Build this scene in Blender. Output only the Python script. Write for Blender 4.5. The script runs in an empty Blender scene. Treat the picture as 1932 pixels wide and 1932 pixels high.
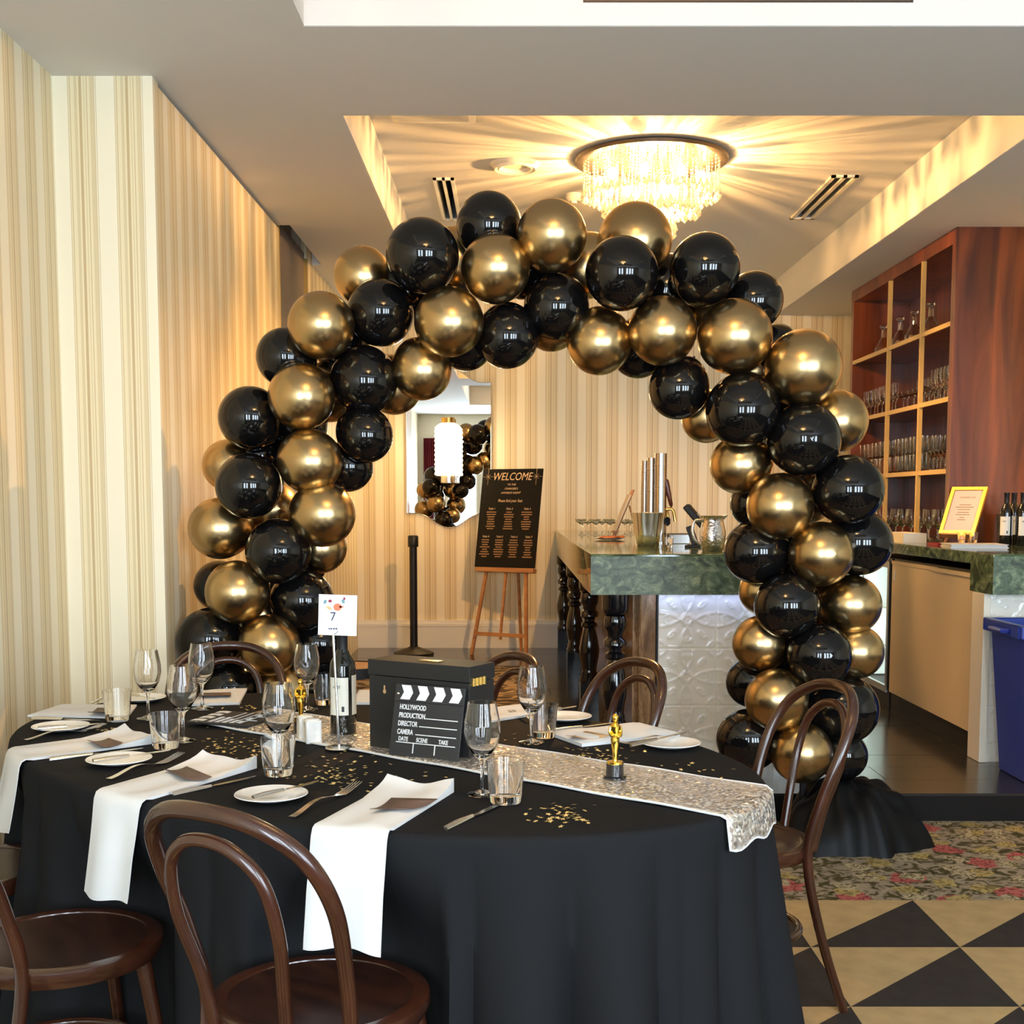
import bpy, bmesh, math, random
from mathutils import Vector, Matrix, Euler
random.seed(7)
D = bpy.data
SC = bpy.context.scene
COL = SC.collection
PI = math.pi
# ------------------------------------------------------------------ camera
CAM_H, TILT, FPX, CXP, CYP = 1.4, math.atan(.09), 2380.0, 966.0, 1160.0
cam = D.cameras.new('camera'); co = D.objects.new('camera', cam); COL.objects.link(co)
co.location = (0, 0, CAM_H); co.rotation_euler = (PI / 2 - TILT, 0, 0)
cam.sensor_width = 36.0; cam.lens = 36.0 * FPX / 1932.0; cam.shift_y = (CYP - 966.0) / 1932.0
cam.clip_start = .05; cam.clip_end = 60
SC.camera = co
# ------------------------------------------------------------------ exposure, world
SC.view_settings.view_transform = 'Standard'; SC.view_settings.look = 'None'
SC.view_settings.gamma = 1.0; SC.view_settings.use_curve_mapping = False
SC.view_settings.exposure = 0.22
W = D.worlds.new('sky'); SC.world = W; W.use_nodes = True
W.node_tree.nodes['Background'].inputs[0].default_value = (.75, .87, 1, 1)
W.node_tree.nodes['Background'].inputs[1].default_value = 1.0
WARM = (1.0, .52, .17)
# ------------------------------------------------------------------ daylight through the windows behind the viewer
WIN_Y = -1.4
WINDOWS = [(-.92, .60), (.05, .55), (1.75, .70), (2.85, .70), (3.95, .70)]
WIN_Z0, WIN_Z1 = .50, 2.55
for i, (wx, ww) in enumerate(WINDOWS):
    L = D.lights.new('daylight', 'AREA'); L.shape = 'RECTANGLE'; L.size = ww; L.size_y = WIN_Z1 - WIN_Z0
    L.energy = 132 * ww; L.color = (.72, .86, 1.0)
    o = D.objects.new('window_%d_daylight_offscreen' % (i + 1), L); COL.objects.link(o)
    o.location = (wx, WIN_Y - .06, (WIN_Z0 + WIN_Z1) / 2); o.rotation_euler = (PI / 2, 0, 0)

# ------------------------------------------------------------------ picking points in the room
_t = TILT
_F = Vector((0, math.cos(_t), -math.sin(_t))); _U = Vector((0, math.sin(_t), math.cos(_t))); _C = Vector((0, 0, CAM_H))
def _ray(u, v): return _F + Vector((1, 0, 0)) * ((u - CXP) / FPX) + _U * ((CYP - v) / FPX)
def onz(u, v, z): d = _ray(u, v); return _C + d * ((z - CAM_H) / d.z)
def ony(u, v, y): d = _ray(u, v); return _C + d * (y / d.y)
def onx(u, v, x): d = _ray(u, v); return _C + d * (x / d.x)

# ------------------------------------------------------------------ materials
def lin(c):
    return tuple((x / 255 / 12.92) if x / 255 <= .04045 else ((x / 255 + .055) / 1.055) ** 2.4 for x in c) + (1,)
MATS = {}
def mat(name, col, rough=.5, metal=0, coat=0, trans=0, ior=1.5, sheen=0, noise=0, nscale=8, bump=0, bscale=60, emit=None, spec=None, alpha=1):
    if name in MATS: return MATS[name]
    m = D.materials.new(name); m.use_nodes = True; nt = m.node_tree; b = nt.nodes['Principled BSDF']
    c = col if len(col) == 4 else tuple(col) + (1,)
    b.inputs['Base Color'].default_value = c
    b.inputs['Roughness'].default_value = rough; b.inputs['Metallic'].default_value = metal
    b.inputs['Coat Weight'].default_value = coat; b.inputs['Coat Roughness'].default_value = .06
    b.inputs['Transmission Weight'].default_value = trans; b.inputs['IOR'].default_value = ior
    b.inputs['Sheen Weight'].default_value = sheen
    if spec is not None: b.inputs['Specular IOR Level'].default_value = spec
    if emit: b.inputs['Emission Color'].default_value = tuple(emit[:3]) + (1,); b.inputs['Emission Strength'].default_value = emit[3]
    tc = None
    if noise or bump: tc = nt.nodes.new('ShaderNodeTexCoord')
    if noise:
        n = nt.nodes.new('ShaderNodeTexNoise'); n.inputs['Scale'].default_value = nscale; n.inputs['Detail'].default_value = 6
        r = nt.nodes.new('ShaderNodeValToRGB')
        r.color_ramp.elements[0].position = .3; r.color_ramp.elements[1].position = .7
        r.color_ramp.elements[0].color = tuple(x * (1 - noise) for x in c[:3]) + (1,)
        r.color_ramp.elements[1].color = tuple(min(1, x * (1 + noise)) for x in c[:3]) + (1,)
        nt.links.new(tc.outputs['Object'], n.inputs['Vector']); nt.links.new(n.outputs['Fac'], r.inputs['Fac'])
        nt.links.new(r.outputs['Color'], b.inputs['Base Color'])
    if bump:
        n = nt.nodes.new('ShaderNodeTexNoise'); n.inputs['Scale'].default_value = bscale; n.inputs['Detail'].default_value = 4
        bp = nt.nodes.new('ShaderNodeBump'); bp.inputs['Strength'].default_value = bump; bp.inputs['Distance'].default_value = .01
        nt.links.new(tc.outputs['Object'], n.inputs['Vector']); nt.links.new(n.outputs['Fac'], bp.inputs['Height'])
        nt.links.new(bp.outputs['Normal'], b.inputs['Normal'])
    MATS[name] = m
    return m
def ramp(nt, stops, mode='LINEAR'):
    r = nt.nodes.new('ShaderNodeValToRGB'); cr = r.color_ramp; cr.interpolation = mode
    cr.elements[0].position = stops[0][0]; cr.elements[0].color = stops[0][1]
    cr.elements[1].position = stops[-1][0]; cr.elements[1].color = stops[-1][1]
    for p, c in stops[1:-1]:
        e = cr.elements.new(p); e.color = c
    return r
def wallpaper():
    m = D.materials.new('striped_wallpaper'); m.use_nodes = True; nt = m.node_tree; b = nt.nodes['Principled BSDF']
    g = nt.nodes.new('ShaderNodeNewGeometry'); s = nt.nodes.new('ShaderNodeSeparateXYZ'); nt.links.new(g.outputs['Position'], s.inputs[0])
    a = nt.nodes.new('ShaderNodeMath'); a.operation = 'ADD'; nt.links.new(s.outputs[0], a.inputs[0]); nt.links.new(s.outputs[1], a.inputs[1])
    d = nt.nodes.new('ShaderNodeMath'); d.operation = 'DIVIDE'; d.inputs[1].default_value = .175; nt.links.new(a.outputs[0], d.inputs[0])
    f = nt.nodes.new('ShaderNodeMath'); f.operation = 'FRACT'; nt.links.new(d.outputs[0], f.inputs[0])
    c0, c1, c2, c3 = lin((245, 236, 209)), lin((221, 203, 162)), lin((202, 178, 135)), lin((236, 222, 183))
    r = ramp(nt, [(0, c0), (.36, c2), (.375, c3), (.40, c2), (.415, c3), (.50, c1), (.56, c3), (.60, c2), (.66, c3), (.70, c1),
                  (.72, c3), (.76, c2), (.775, c3), (.83, c1), (.92, c2), (.93, c0), (.955, c2), (.965, c0)], 'CONSTANT')
    nt.links.new(f.outputs[0], r.inputs[0]); nt.links.new(r.outputs[0], b.inputs['Base Color'])
    b.inputs['Roughness'].default_value = .42; b.inputs['Specular IOR Level'].default_value = .4
    n = nt.nodes.new('ShaderNodeTexNoise'); n.inputs['Scale'].default_value = 120
    bp = nt.nodes.new('ShaderNodeBump'); bp.inputs['Strength'].default_value = .05; nt.links.new(n.outputs[0], bp.inputs['Height']); nt.links.new(g.outputs['Position'], n.inputs['Vector'])
    nt.links.new(bp.outputs[0], b.inputs['Normal'])
    return m
def wood(name, dark, light, rough=.35, coat=.3, scale=(2, 2, 18), dist=2.0, sc=1.0):
    m = D.materials.new(name); m.use_nodes = True; nt = m.node_tree; b = nt.nodes['Principled BSDF']
    tc = nt.nodes.new('ShaderNodeTexCoord'); mp = nt.nodes.new('ShaderNodeMapping'); mp.inputs['Scale'].default_value = scale
    nt.links.new(tc.outputs['Object'], mp.inputs[0])
    n = nt.nodes.new('ShaderNodeTexNoise'); n.inputs['Scale'].default_value = sc; n.inputs['Detail'].default_value = 8; n.inputs['Distortion'].default_value = dist
    nt.links.new(mp.outputs[0], n.inputs['Vector'])
    r = ramp(nt, [(.3, dark), (.7, light)]); nt.links.new(n.outputs[0], r.inputs[0]); nt.links.new(r.outputs[0], b.inputs['Base Color'])
    b.inputs['Roughness'].default_value = rough; b.inputs['Coat Weight'].default_value = coat; b.inputs['Coat Roughness'].default_value = .12
    return m
def marble(name, c_dark, c_mid, c_vein, rough=.08, scale=4, stretch=(1, 1, 1)):
    m = D.materials.new(name); m.use_nodes = True; nt = m.node_tree; b = nt.nodes['Principled BSDF']
    tc = nt.nodes.new('ShaderNodeTexCoord'); mp = nt.nodes.new('ShaderNodeMapping'); mp.inputs['Scale'].default_value = stretch; nt.links.new(tc.outputs['Object'], mp.inputs[0])
    n = nt.nodes.new('ShaderNodeTexNoise'); n.inputs['Scale'].default_value = scale; n.inputs['Detail'].default_value = 9; n.inputs['Distortion'].default_value = 1.5
    nt.links.new(mp.outputs[0], n.inputs['Vector'])
    r = ramp(nt, [(.3, c_dark), (.52, c_mid), (.72, c_vein)]); nt.links.new(n.outputs[0], r.inputs[0])
    v = nt.nodes.new('ShaderNodeTexNoise'); v.inputs['Scale'].default_value = scale * 2.2; v.inputs['Detail'].default_value = 5; v.inputs['Distortion'].default_value = 3.0
    nt.links.new(mp.outputs[0], v.inputs['Vector'])
    k = nt.nodes.new('ShaderNodeMath'); k.operation = 'SUBTRACT'; k.inputs[1].default_value = .5; nt.links.new(v.outputs[0], k.inputs[0])
    ab = nt.nodes.new('ShaderNodeMath'); ab.operation = 'ABSOLUTE'; nt.links.new(k.outputs[0], ab.inputs[0])
    rr = ramp(nt, [(0, (1, 1, 1, 1)), (.03, (0, 0, 0, 1))]); nt.links.new(ab.outputs[0], rr.inputs[0])
    mx = nt.nodes.new('ShaderNodeMixRGB'); nt.links.new(rr.outputs[0], mx.inputs[0]); nt.links.new(r.outputs[0], mx.inputs[1]); mx.inputs[2].default_value = c_dark
    nt.links.new(mx.outputs[0], b.inputs['Base Color']); b.inputs['Roughness'].default_value = rough
    return m
def floral():
    m = D.materials.new('floral_carpet'); m.use_nodes = True; nt = m.node_tree; b = nt.nodes['Principled BSDF']
    g = nt.nodes.new('ShaderNodeNewGeometry')
    def vor(scale, off, rnd=1.0):
        mp = nt.nodes.new('ShaderNodeMapping'); mp.inputs['Location'].default_value = off; nt.links.new(g.outputs['Position'], mp.inputs[0])
        nz = nt.nodes.new('ShaderNodeTexNoise'); nz.inputs['Scale'].default_value = 14; nz.inputs['Detail'].default_value = 5; nt.links.new(mp.outputs[0], nz.inputs['Vector'])
        ad = nt.nodes.new('ShaderNodeVectorMath'); ad.operation = 'MULTIPLY_ADD'; nt.links.new(nz.outputs['Color'], ad.inputs[0]); ad.inputs[1].default_value = (.12, .12, .0); nt.links.new(mp.outputs[0], ad.inputs[2])
        v = nt.nodes.new('ShaderNodeTexVoronoi'); v.voronoi_dimensions = '2D'; v.inputs['Scale'].default_value = scale; v.inputs['Randomness'].default_value = rnd; nt.links.new(ad.outputs[0], v.inputs['Vector'])
        return v, ad
    last = None
    n = nt.nodes.new('ShaderNodeTexNoise'); n.inputs['Scale'].default_value = 17; n.inputs['Detail'].default_value = 8; n.inputs['Distortion'].default_value = 1.6; nt.links.new(g.outputs['Position'], n.inputs['Vector'])
    base = ramp(nt, [(.3, lin((62, 56, 30))), (.45, lin((84, 76, 46))), (.49, lin((134, 122, 104))), (.64, lin((158, 143, 118))), (.75, lin((150, 140, 128)))])
    nt.links.new(n.outputs[0], base.inputs[0]); last = base.outputs[0]
    n2 = nt.nodes.new('ShaderNodeTexNoise'); n2.inputs['Scale'].default_value = 30; n2.inputs['Detail'].default_value = 4; n2.inputs['Distortion'].default_value = 2.5; nt.links.new(g.outputs['Position'], n2.inputs['Vector'])
    for sc, off, c_in, c_out, th in [(4.2, (0, 0, 0), lin((176, 98, 90)), lin((122, 58, 54)), .27), (5.2, (3.3, 1.7, 0), lin((172, 152, 98)), lin((118, 102, 60)), .25), (5.8, (7.3, 5.1, 0), lin((176, 162, 130)), lin((96, 84, 54)), .24)]:
        v, ad = vor(sc, off)
        lt = nt.nodes.new('ShaderNodeMath'); lt.operation = 'LESS_THAN'; lt.inputs[1].default_value = th; nt.links.new(v.outputs['Distance'], lt.inputs[0])
        sp = nt.nodes.new('ShaderNodeSeparateColor'); nt.links.new(v.outputs['Color'], sp.inputs[0])
        keep = nt.nodes.new('ShaderNodeMath'); keep.operation = 'GREATER_THAN'; keep.inputs[1].default_value = .35; nt.links.new(sp.outputs[0], keep.inputs[0])
        mk = nt.nodes.new('ShaderNodeMath'); mk.operation = 'MULTIPLY'; nt.links.new(lt.outputs[0], mk.inputs[0]); nt.links.new(keep.outputs[0], mk.inputs[1])
        cr = ramp(nt, [(.44, c_out), (.52, c_in)]); nt.links.new(n2.outputs[0], cr.inputs[0])
        mx = nt.nodes.new('ShaderNodeMixRGB'); nt.links.new(mk.outputs[0], mx.inputs[0]); nt.links.new(last, mx.inputs[1]); nt.links.new(cr.outputs[0], mx.inputs[2]); last = mx.outputs[0]
    nt.links.new(last, b.inputs['Base Color']); b.inputs['Roughness'].default_value = .95; b.inputs['Specular IOR Level'].default_value = .1
    return m
def glitter(name, c, scale, amt=.9, rough=.22):
    m = D.materials.new(name); m.use_nodes = True; nt = m.node_tree; b = nt.nodes['Principled BSDF']
    tc = nt.nodes.new('ShaderNodeTexCoord'); v = nt.nodes.new('ShaderNodeTexVoronoi'); v.inputs['Scale'].default_value = scale; nt.links.new(tc.outputs['Object'], v.inputs['Vector'])
    s = nt.nodes.new('ShaderNodeVectorMath'); s.operation = 'SUBTRACT'; s.inputs[1].default_value = (.5, .5, .5); nt.links.new(v.outputs['Color'], s.inputs[0])
    k = nt.nodes.new('ShaderNodeVectorMath'); k.operation = 'SCALE'; k.inputs['Scale'].default_value = amt; nt.links.new(s.outputs[0], k.inputs[0])
    g = nt.nodes.new('ShaderNodeNewGeometry'); a = nt.nodes.new('ShaderNodeVectorMath'); a.operation = 'ADD'; nt.links.new(k.outputs[0], a.inputs[0]); nt.links.new(g.outputs['Normal'], a.inputs[1])
    nn = nt.nodes.new('ShaderNodeVectorMath'); nn.operation = 'NORMALIZE'; nt.links.new(a.outputs[0], nn.inputs[0]); nt.links.new(nn.outputs[0], b.inputs['Normal'])
    b.inputs['Base Color'].default_value = c; b.inputs['Metallic'].default_value = .75; b.inputs['Roughness'].default_value = rough
    return m

M_wallpaper = wallpaper()
M_paint = mat('ceiling_paint', lin((220, 219, 216)), .75, bump=.03, bscale=40)
M_cream = mat('cream_gloss_paint', lin((232, 224, 204)), .35)
M_skirt = mat('pale_blue_grey_skirting_paint', lin((236, 234, 226)), .35)
M_black_latex = mat('black_latex', (.0045, .0044, .0046), .07, coat=.10, spec=.5)
M_gold_latex = mat('chrome_gold_latex', (.58, .42, .21), .26, metal=1)
M_cloth = mat('black_table_linen', (.013, .013, .014), .8, bump=.04, bscale=900, spec=.08)
M_white_linen = mat('white_linen', (.72, .72, .71), .8, sheen=.05, bump=.05, bscale=700)
M_chair = wood('dark_bentwood', (.022, .0062, .003, 1), (.062, .018, .008, 1), .25, .5, (3, 3, 3), .6, 1.5)
M_chair_seat = wood('dark_seat_ply', (.014, .005, .003, 1), (.040, .013, .007, 1), .34, .2, (2, 9, 2), .8, 1.5)
M_glass = mat('clear_glass', (1, 1, 1), 0.0, trans=1, ior=1.48)
M_steel = mat('polished_steel', (.80, .78, .74), .18, metal=1)
M_brushed = mat('brushed_steel', (.60, .58, .55), .22, metal=1)
M_china = mat('white_china', (.88, .86, .82), .12, coat=.5)
M_gold = mat('bright_gold', (.95, .62, .10), .16, metal=1)
M_brass = mat('brass', (.80, .56, .18), .22, metal=1)
M_black = mat('black_matt', (.006, .006, .007), .45)
M_black_gloss = mat('black_lacquer', (.006, .006, .008), .12, coat=.6)
M_black_wood = mat('black_painted_box', (.010, .010, .0105), .45)
M_board = mat('clapper_board_black', (.018, .018, .020), .5)
M_print_white = mat('white_print', (.79, .79, .78), .6)
M_green = marble('green_marble', lin((40, 50, 32)), lin((92, 112, 80)), lin((154, 168, 130)), .07, 8, (1, 1, 1.8))
M_green_edge = marble('honed_green_marble_edge', lin((40, 50, 32)), lin((92, 112, 80)), lin((154, 168, 130)), .38, 13, (1, 1, 1.5))
M_brown_marble = marble('brown_veined_marble', lin((104, 74, 48)), lin((170, 134, 96)), lin((206, 178, 144)), .12, 3.0, (5, 5, .7))
M_cherry = wood('cherry_cabinet_wood', lin((72, 30, 10)), lin((142, 72, 30)), .28, .4, (4, 4, .5), 1.5, 1.6)
M_honey = wood('honey_easel_wood', lin((168, 112, 66)), lin((198, 142, 92)), .45, .1, (3, 3, 20), .5, 1)
M_plank = wood('dark_floor_plank', (.010, .008, .007, 1), (.030, .026, .023, 1), .22, .25, (.7, 14, 3), .8, 1.2)
M_tin = mat('white_pressed_tin', lin((240, 236, 222)), .25, coat=.3)
M_mirror = mat('mirror_silver', (.92, .93, .93), .0, metal=1)
M_tan_carpet = mat('tan_carpet', lin((176, 150, 106)), .95, noise=.10, nscale=14, bump=.2, bscale=500, spec=.1)
M_dark_carpet = mat('charcoal_carpet', lin((58, 52, 48)), .95, noise=.12, nscale=14, bump=.2, bscale=500, spec=.1)
M_floral = floral()
M_sequin = glitter('silver_sequin', (.92, .86, .78, 1), 150, 1.0, .22)
M_star = mat('gold_foil_star', (1.0, .76, .30), .32, metal=.6)
M_bottle = mat('dark_wine_bottle_glass', (.006, .007, .006), .05, coat=.4)
M_label = mat('cream_wine_label', lin((226, 226, 214)), .6)
M_brown_card = mat('brown_menu_card', lin((96, 74, 62)), .5)
M_tan_card = mat('tan_menu_card', lin((190, 150, 104)), .5)
M_paper = mat('white_paper', (.83, .83, .82), .6)
M_blue = mat('blue_plastic', lin((44, 66, 158)), .35)
M_crystal = mat('chandelier_crystal', (1, .93, .78), .02, trans=.75, ior=1.45)
M_bronze = mat('bronze_rim', (.10, .075, .055), .4, metal=.8)
M_bulb = mat('lit_bulb', (1, .8, .5), .4, emit=(1.0, .66, .28, 140))
M_lampshade = mat('lit_glass_shade', (1, .9, .7), .4, emit=(1.0, .74, .40, 16.0))
M_burgundy = mat('burgundy_curtain', lin((112, 18, 34)), .8)
M_mesh = mat('grey_perforated_panel', lin((116, 108, 108)), .5, bump=.6, bscale=160)
M_red = mat('red_card', lin((150, 20, 40)), .5)
M_text_gold = mat('gold_lettering', lin((240, 208, 164)), .5)
M_text_brown = mat('bronze_lettering', lin((156, 120, 84)), .5)
M_ink = mat('navy_ink', lin((38, 48, 84)), .6)
M_tap_wood = wood('tap_handle_wood', lin((70, 26, 12)), lin((110, 44, 22)), .3, .4, (3, 3, 12))
M_led = mat('blue_white_led', (.6, .7, 1), .4, emit=(.45, .55, 1.0, 2))
M_fridge_light = mat('fridge_light', (.8, .95, 1), .4, emit=(.62, .88, 1.0, 3.2))
M_oak_edge = mat('pale_gold_shelf_edge', lin((214, 180, 112)), .3)
M_gatecream = mat('cream_cupboard_paint', lin((206, 188, 154)), .5)

# ------------------------------------------------------------------ mesh tools
class MB:
    def __init__(s): s.v = []; s.f = []
    def add(s, vs, fs):
        n = len(s.v); s.v += [tuple(v) for v in vs]; s.f += [tuple(i + n for i in f) for f in fs]; return s
    def box(s, x0, y0, z0, x1, y1, z1, M=None):
        vs = [Vector(p) for p in ((x0, y0, z0), (x1, y0, z0), (x1, y1, z0), (x0, y1, z0), (x0, y0, z1), (x1, y0, z1), (x1, y1, z1), (x0, y1, z1))]
        if M: vs = [M @ v for v in vs]
        return s.add(vs, [(0, 3, 2, 1), (4, 5, 6, 7), (0, 1, 5, 4), (1, 2, 6, 5), (2, 3, 7, 6), (3, 0, 4, 7)])
    def lathe(s, prof, n=32, c=(0, 0, 0), closed=False, M=None):
        vs = []; fs = []; m = len(prof)
        for i in range(n):
            a = 2 * PI * i / n
            for r, z in prof: vs.append(Vector((c[0] + r * math.cos(a), c[1] + r * math.sin(a), c[2] + z)))
        for i in range(n):
            j = (i + 1) % n
            for k in range(m - 1): fs.append((i * m + k, j * m + k, j * m + k + 1, i * m + k + 1))
            if closed: fs.append((i * m + m - 1, j * m + m - 1, j * m, i * m))
        if M: vs = [M @ v for v in vs]
        return s.add(vs, fs)
    def tube(s, pts, rad, n=10, closed=False, flat=1.0):
        pts = [Vector(p) for p in pts]; m = len(pts)
        rs = rad if isinstance(rad, (list, tuple)) else [rad] * m
        vs = []; fs = []; up = None
        for i, p in enumerate(pts):
            a = pts[(i - 1) % m] if (i > 0 or closed) else p; b = pts[(i + 1) % m] if (i < m - 1 or closed) else p
            t = (b - a).normalized()
            if up is None: up = t.orthogonal().normalized()
            else:
                up = up - t * up.dot(t)
                up = up.normalized() if up.length > 1e-6 else t.orthogonal().normalized()
            w = t.cross(up)
            for k in range(n):
                q = 2 * PI * k / n; vs.append(p + (up * math.cos(q) + w * math.sin(q) * flat) * rs[i])
        for i in range(m if closed else m - 1):
            j = (i + 1) % m
            for k in range(n): l = (k + 1) % n; fs.append((i * n + k, i * n + l, j * n + l, j * n + k))
        if not closed: fs.append(tuple(range(n - 1, -1, -1))); fs.append(tuple((m - 1) * n + k for k in range(n)))
        return s.add(vs, fs)
    def cyl(s, a, b, r, n=20, r2=None): return s.tube([a, b], [r, r if r2 is None else r2], n)
    def sphere(s, c, r, n=16, m=10, sc=(1, 1, 1)):
        prof = [(math.sin(PI * k / m) * r, -math.cos(PI * k / m) * r) for k in range(m + 1)]
        vs = []; fs = []
        for i in range(n):
            a = 2 * PI * i / n
            for rr, z in prof: vs.append((c[0] + rr * math.cos(a) * sc[0], c[1] + rr * math.sin(a) * sc[1], c[2] + z * sc[2]))
        M_ = m + 1
        for i in range(n):
            j = (i + 1) % n
            for k in range(m): fs.append((i * M_ + k, j * M_ + k, j * M_ + k + 1, i * M_ + k + 1))
        return s.add(vs, fs)
    def prism(s, poly, h, M=None):       # poly in xy, extruded 0..h in z
        n = len(poly); vs = [Vector((p[0], p[1], 0)) for p in poly] + [Vector((p[0], p[1], h)) for p in poly]
        if M: vs = [M @ v for v in vs]
        return s.add(vs, [tuple(range(n - 1, -1, -1)), tuple(range(n, 2 * n))] + [(i, (i + 1) % n, n + (i + 1) % n, n + i) for i in range(n)])
    def mesh(s, name, smooth=True, ang=40, merge=True):
        me = D.meshes.new(name); me.from_pydata(s.v, [], s.f)
        bm = bmesh.new(); bm.from_mesh(me)
        if merge: bmesh.ops.remove_doubles(bm, verts=bm.verts, dist=1e-6)
        bmesh.ops.recalc_face_normals(bm, faces=bm.faces)
        if smooth:
            for f in bm.faces: f.smooth = True
            for e in bm.edges:
                if len(e.link_faces) == 2 and e.calc_face_angle(0) > math.radians(ang): e.smooth = False
        bm.to_mesh(me); bm.free(); return me
    def build(s, name, m, parent=None, smooth=True, ang=40, bevel=0):
        o = D.objects.new(name, s.mesh(name, smooth, ang)); COL.objects.link(o); o.data.materials.append(m)
        if parent: o.parent = parent
        if bevel:
            b = o.modifiers.new('bevel', 'BEVEL'); b.width = bevel; b.segments = 2; b.limit_method = 'ANGLE'
        return o
def tag(o, label=None, cat=None, group=None, kind=None):
    if label: o['label'] = label
    if cat: o['category'] = cat
    if group: o['group'] = group
    if kind: o['kind'] = kind
    return o
def empty(name, loc=(0, 0, 0), rz=0, label=None, cat=None, group=None):
    o = D.objects.new(name, None); COL.objects.link(o); o.location = loc; o.rotation_euler = (0, 0, rz); o.empty_display_size = .05
    return tag(o, label, cat, group)
def inst(name, me, parent=None, loc=(0, 0, 0), rot=(0, 0, 0), scale=(1, 1, 1)):
    o = D.objects.new(name, me); COL.objects.link(o); o.location = loc; o.rotation_euler = rot; o.scale = scale
    if parent: o.parent = parent
    return o
def copy_tree(o, parent=None):
    c = o.copy(); COL.objects.link(c); c.parent = parent
    for ch in [x for x in o.children]: copy_tree(ch, c)
    return c
def struct(name, mb, m, smooth=False, parent=None):
    o = mb.build(name, m, parent, smooth); 
    if not parent: o['kind'] = 'structure'
    return o
def text(body, size, m, parent, loc, rot=(0, 0, 0), align='LEFT', sx=1.0, ext=.0004, name='lettering', shear=0, offset=0):
    c = D.curves.new(name, 'FONT'); c.body = body; c.size = size; c.align_x = align; c.extrude = ext; c.shear = shear; c.offset = offset; c.resolution_u = 3
    t = D.objects.new(name, c); me = D.meshes.new_from_object(t); D.objects.remove(t); D.curves.remove(c)
    me.name = name; me.materials.clear(); me.materials.append(m)
    o = D.objects.new(name, me); COL.objects.link(o); o.parent = parent; o.location = loc; o.rotation_euler = rot; o.scale = (sx, 1, 1)
    return o
def smooth_path(pts, n=8):
    pts = [Vector(p) for p in pts]; out = []
    for i in range(len(pts) - 1):
        p0 = pts[max(i - 1, 0)]; p1 = pts[i]; p2 = pts[i + 1]; p3 = pts[min(i + 2, len(pts) - 1)]
        for k in range(n):
            t = k / n
            out.append(.5 * ((2 * p1) + (p2 - p0) * t + (2 * p0 - 5 * p1 + 4 * p2 - p3) * t * t + (3 * p1 - p0 - 3 * p2 + p3) * t ** 3))
    out.append(pts[-1]); return out

# ================================================================== ROOM
ZS, ZC, ZP, YR, YB, XL, XW = 2.984, 3.275, .123, 5.443, 10.976, -1.72, -1.345
XR2 = 3.06
def bx(*a): return MB().box(*a)
# floor with its carpet pieces
floor = struct('floor', bx(XL, WIN_Y, -.1, 6.5, YR, -.006), M_dark_carpet)
T = .47
tri_d = MB().prism([(0, 0), (T, 0), (T, T)], .006).mesh('carpet_triangle', False)
tri_t = MB().prism([(0, 0), (T, T), (0, T)], .006).mesh('carpet_triangle', False)
tri_d.materials.append(M_dark_carpet); tri_t.materials.append(M_tan_carpet)
for r in range(7):
    for c in range(-7, 4):
        x0, y0 = 1.412 + T * (c - 1) + T * 0, 4.337 - T * (r + 1)
        if x0 < XL - .3: continue
        for me in (tri_d, tri_t): inst('carpet_triangle', me, floor, (x0, y0, -.006))
MB().box(XL, 4.337, -.006, 4.5, YR, .0).build('floral_carpet_band', M_floral, floor, False)
# raised platform with planks
plat = struct('floor_platform', bx(XW - .3, YR, 0, 6.5, YB, ZP - .012), mat('dark_stained_riser', (.008, .006, .005), .65, spec=.15))
row = 0; y = YR; PW = .282
while y < YB - .01:
    y1 = min(y + PW, YB); x = XW - .1 - (row * .83) % 1.6
    while x < 3.3:
        xa, xb = max(x, XW), min(x + 2.0, 3.3)
        if xb - xa > .05:
            MB().box(xa + .0015, y + .0015, ZP - .014, xb - .0015, y1 - .0015, ZP - random.random() * .0012).build('plank', M_plank, plat, False)
        x += 2.0
    y = y1; row += 1
# walls
struct('wall_left', bx(XL - .1, WIN_Y, 0, XL, 4.878, ZS), M_wallpaper)
struct('wall_left_return', bx(XL - .1, 4.878, 0, XW, 4.95, ZS), M_wallpaper)
struct('wall_left_side', bx(XW - .1, 4.95, 0, XW, 7.44, ZS - .016).box(XW - .1, 4.95, ZS - .016, XW - .04, 7.44, ZS), M_wallpaper)   # open shadow gap under the soffit
struct('wall_left_far', bx(XW - .1, 8.46, 0, XW, YB, ZS).box(XW - .1, 8.46, ZS, XW, 8.67, ZC), M_wallpaper)
pk = struct('wall_left_pocket', bx(XW - .30, 7.30, 0, XW - .10, 8.60, ZC), M_paint)
gp = tag(MB().box(XW - .05, 7.445, ZP, XW - .02, 8.46, ZS + .04).build('folding_partition_panel', M_mesh, None, False), 'grey perforated folding partition panel parked in the side wall', 'partition panel')
for yy in (7.45, 8.45): MB().box(XW - .022, yy - .006, ZP, XW + .003, yy + .006, ZS).build('edge_trim', M_brass, gp, False)
struct('wall_back', bx(XW - .1, YB, 0, XR2 + .1, YB + .1, ZC), M_wallpaper)
struct('wall_right', bx(XR2, 6.45, 0, XR2 + .1, YB, ZC), M_wallpaper)
struct('wall_right_front', bx(XR2, 6.45, 0, 6.5, 6.55, ZC), M_wallpaper)
struct('wall_right_side', bx(6.5, WIN_Y, 0, 6.6, 6.55, ZC), M_cream)
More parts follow.
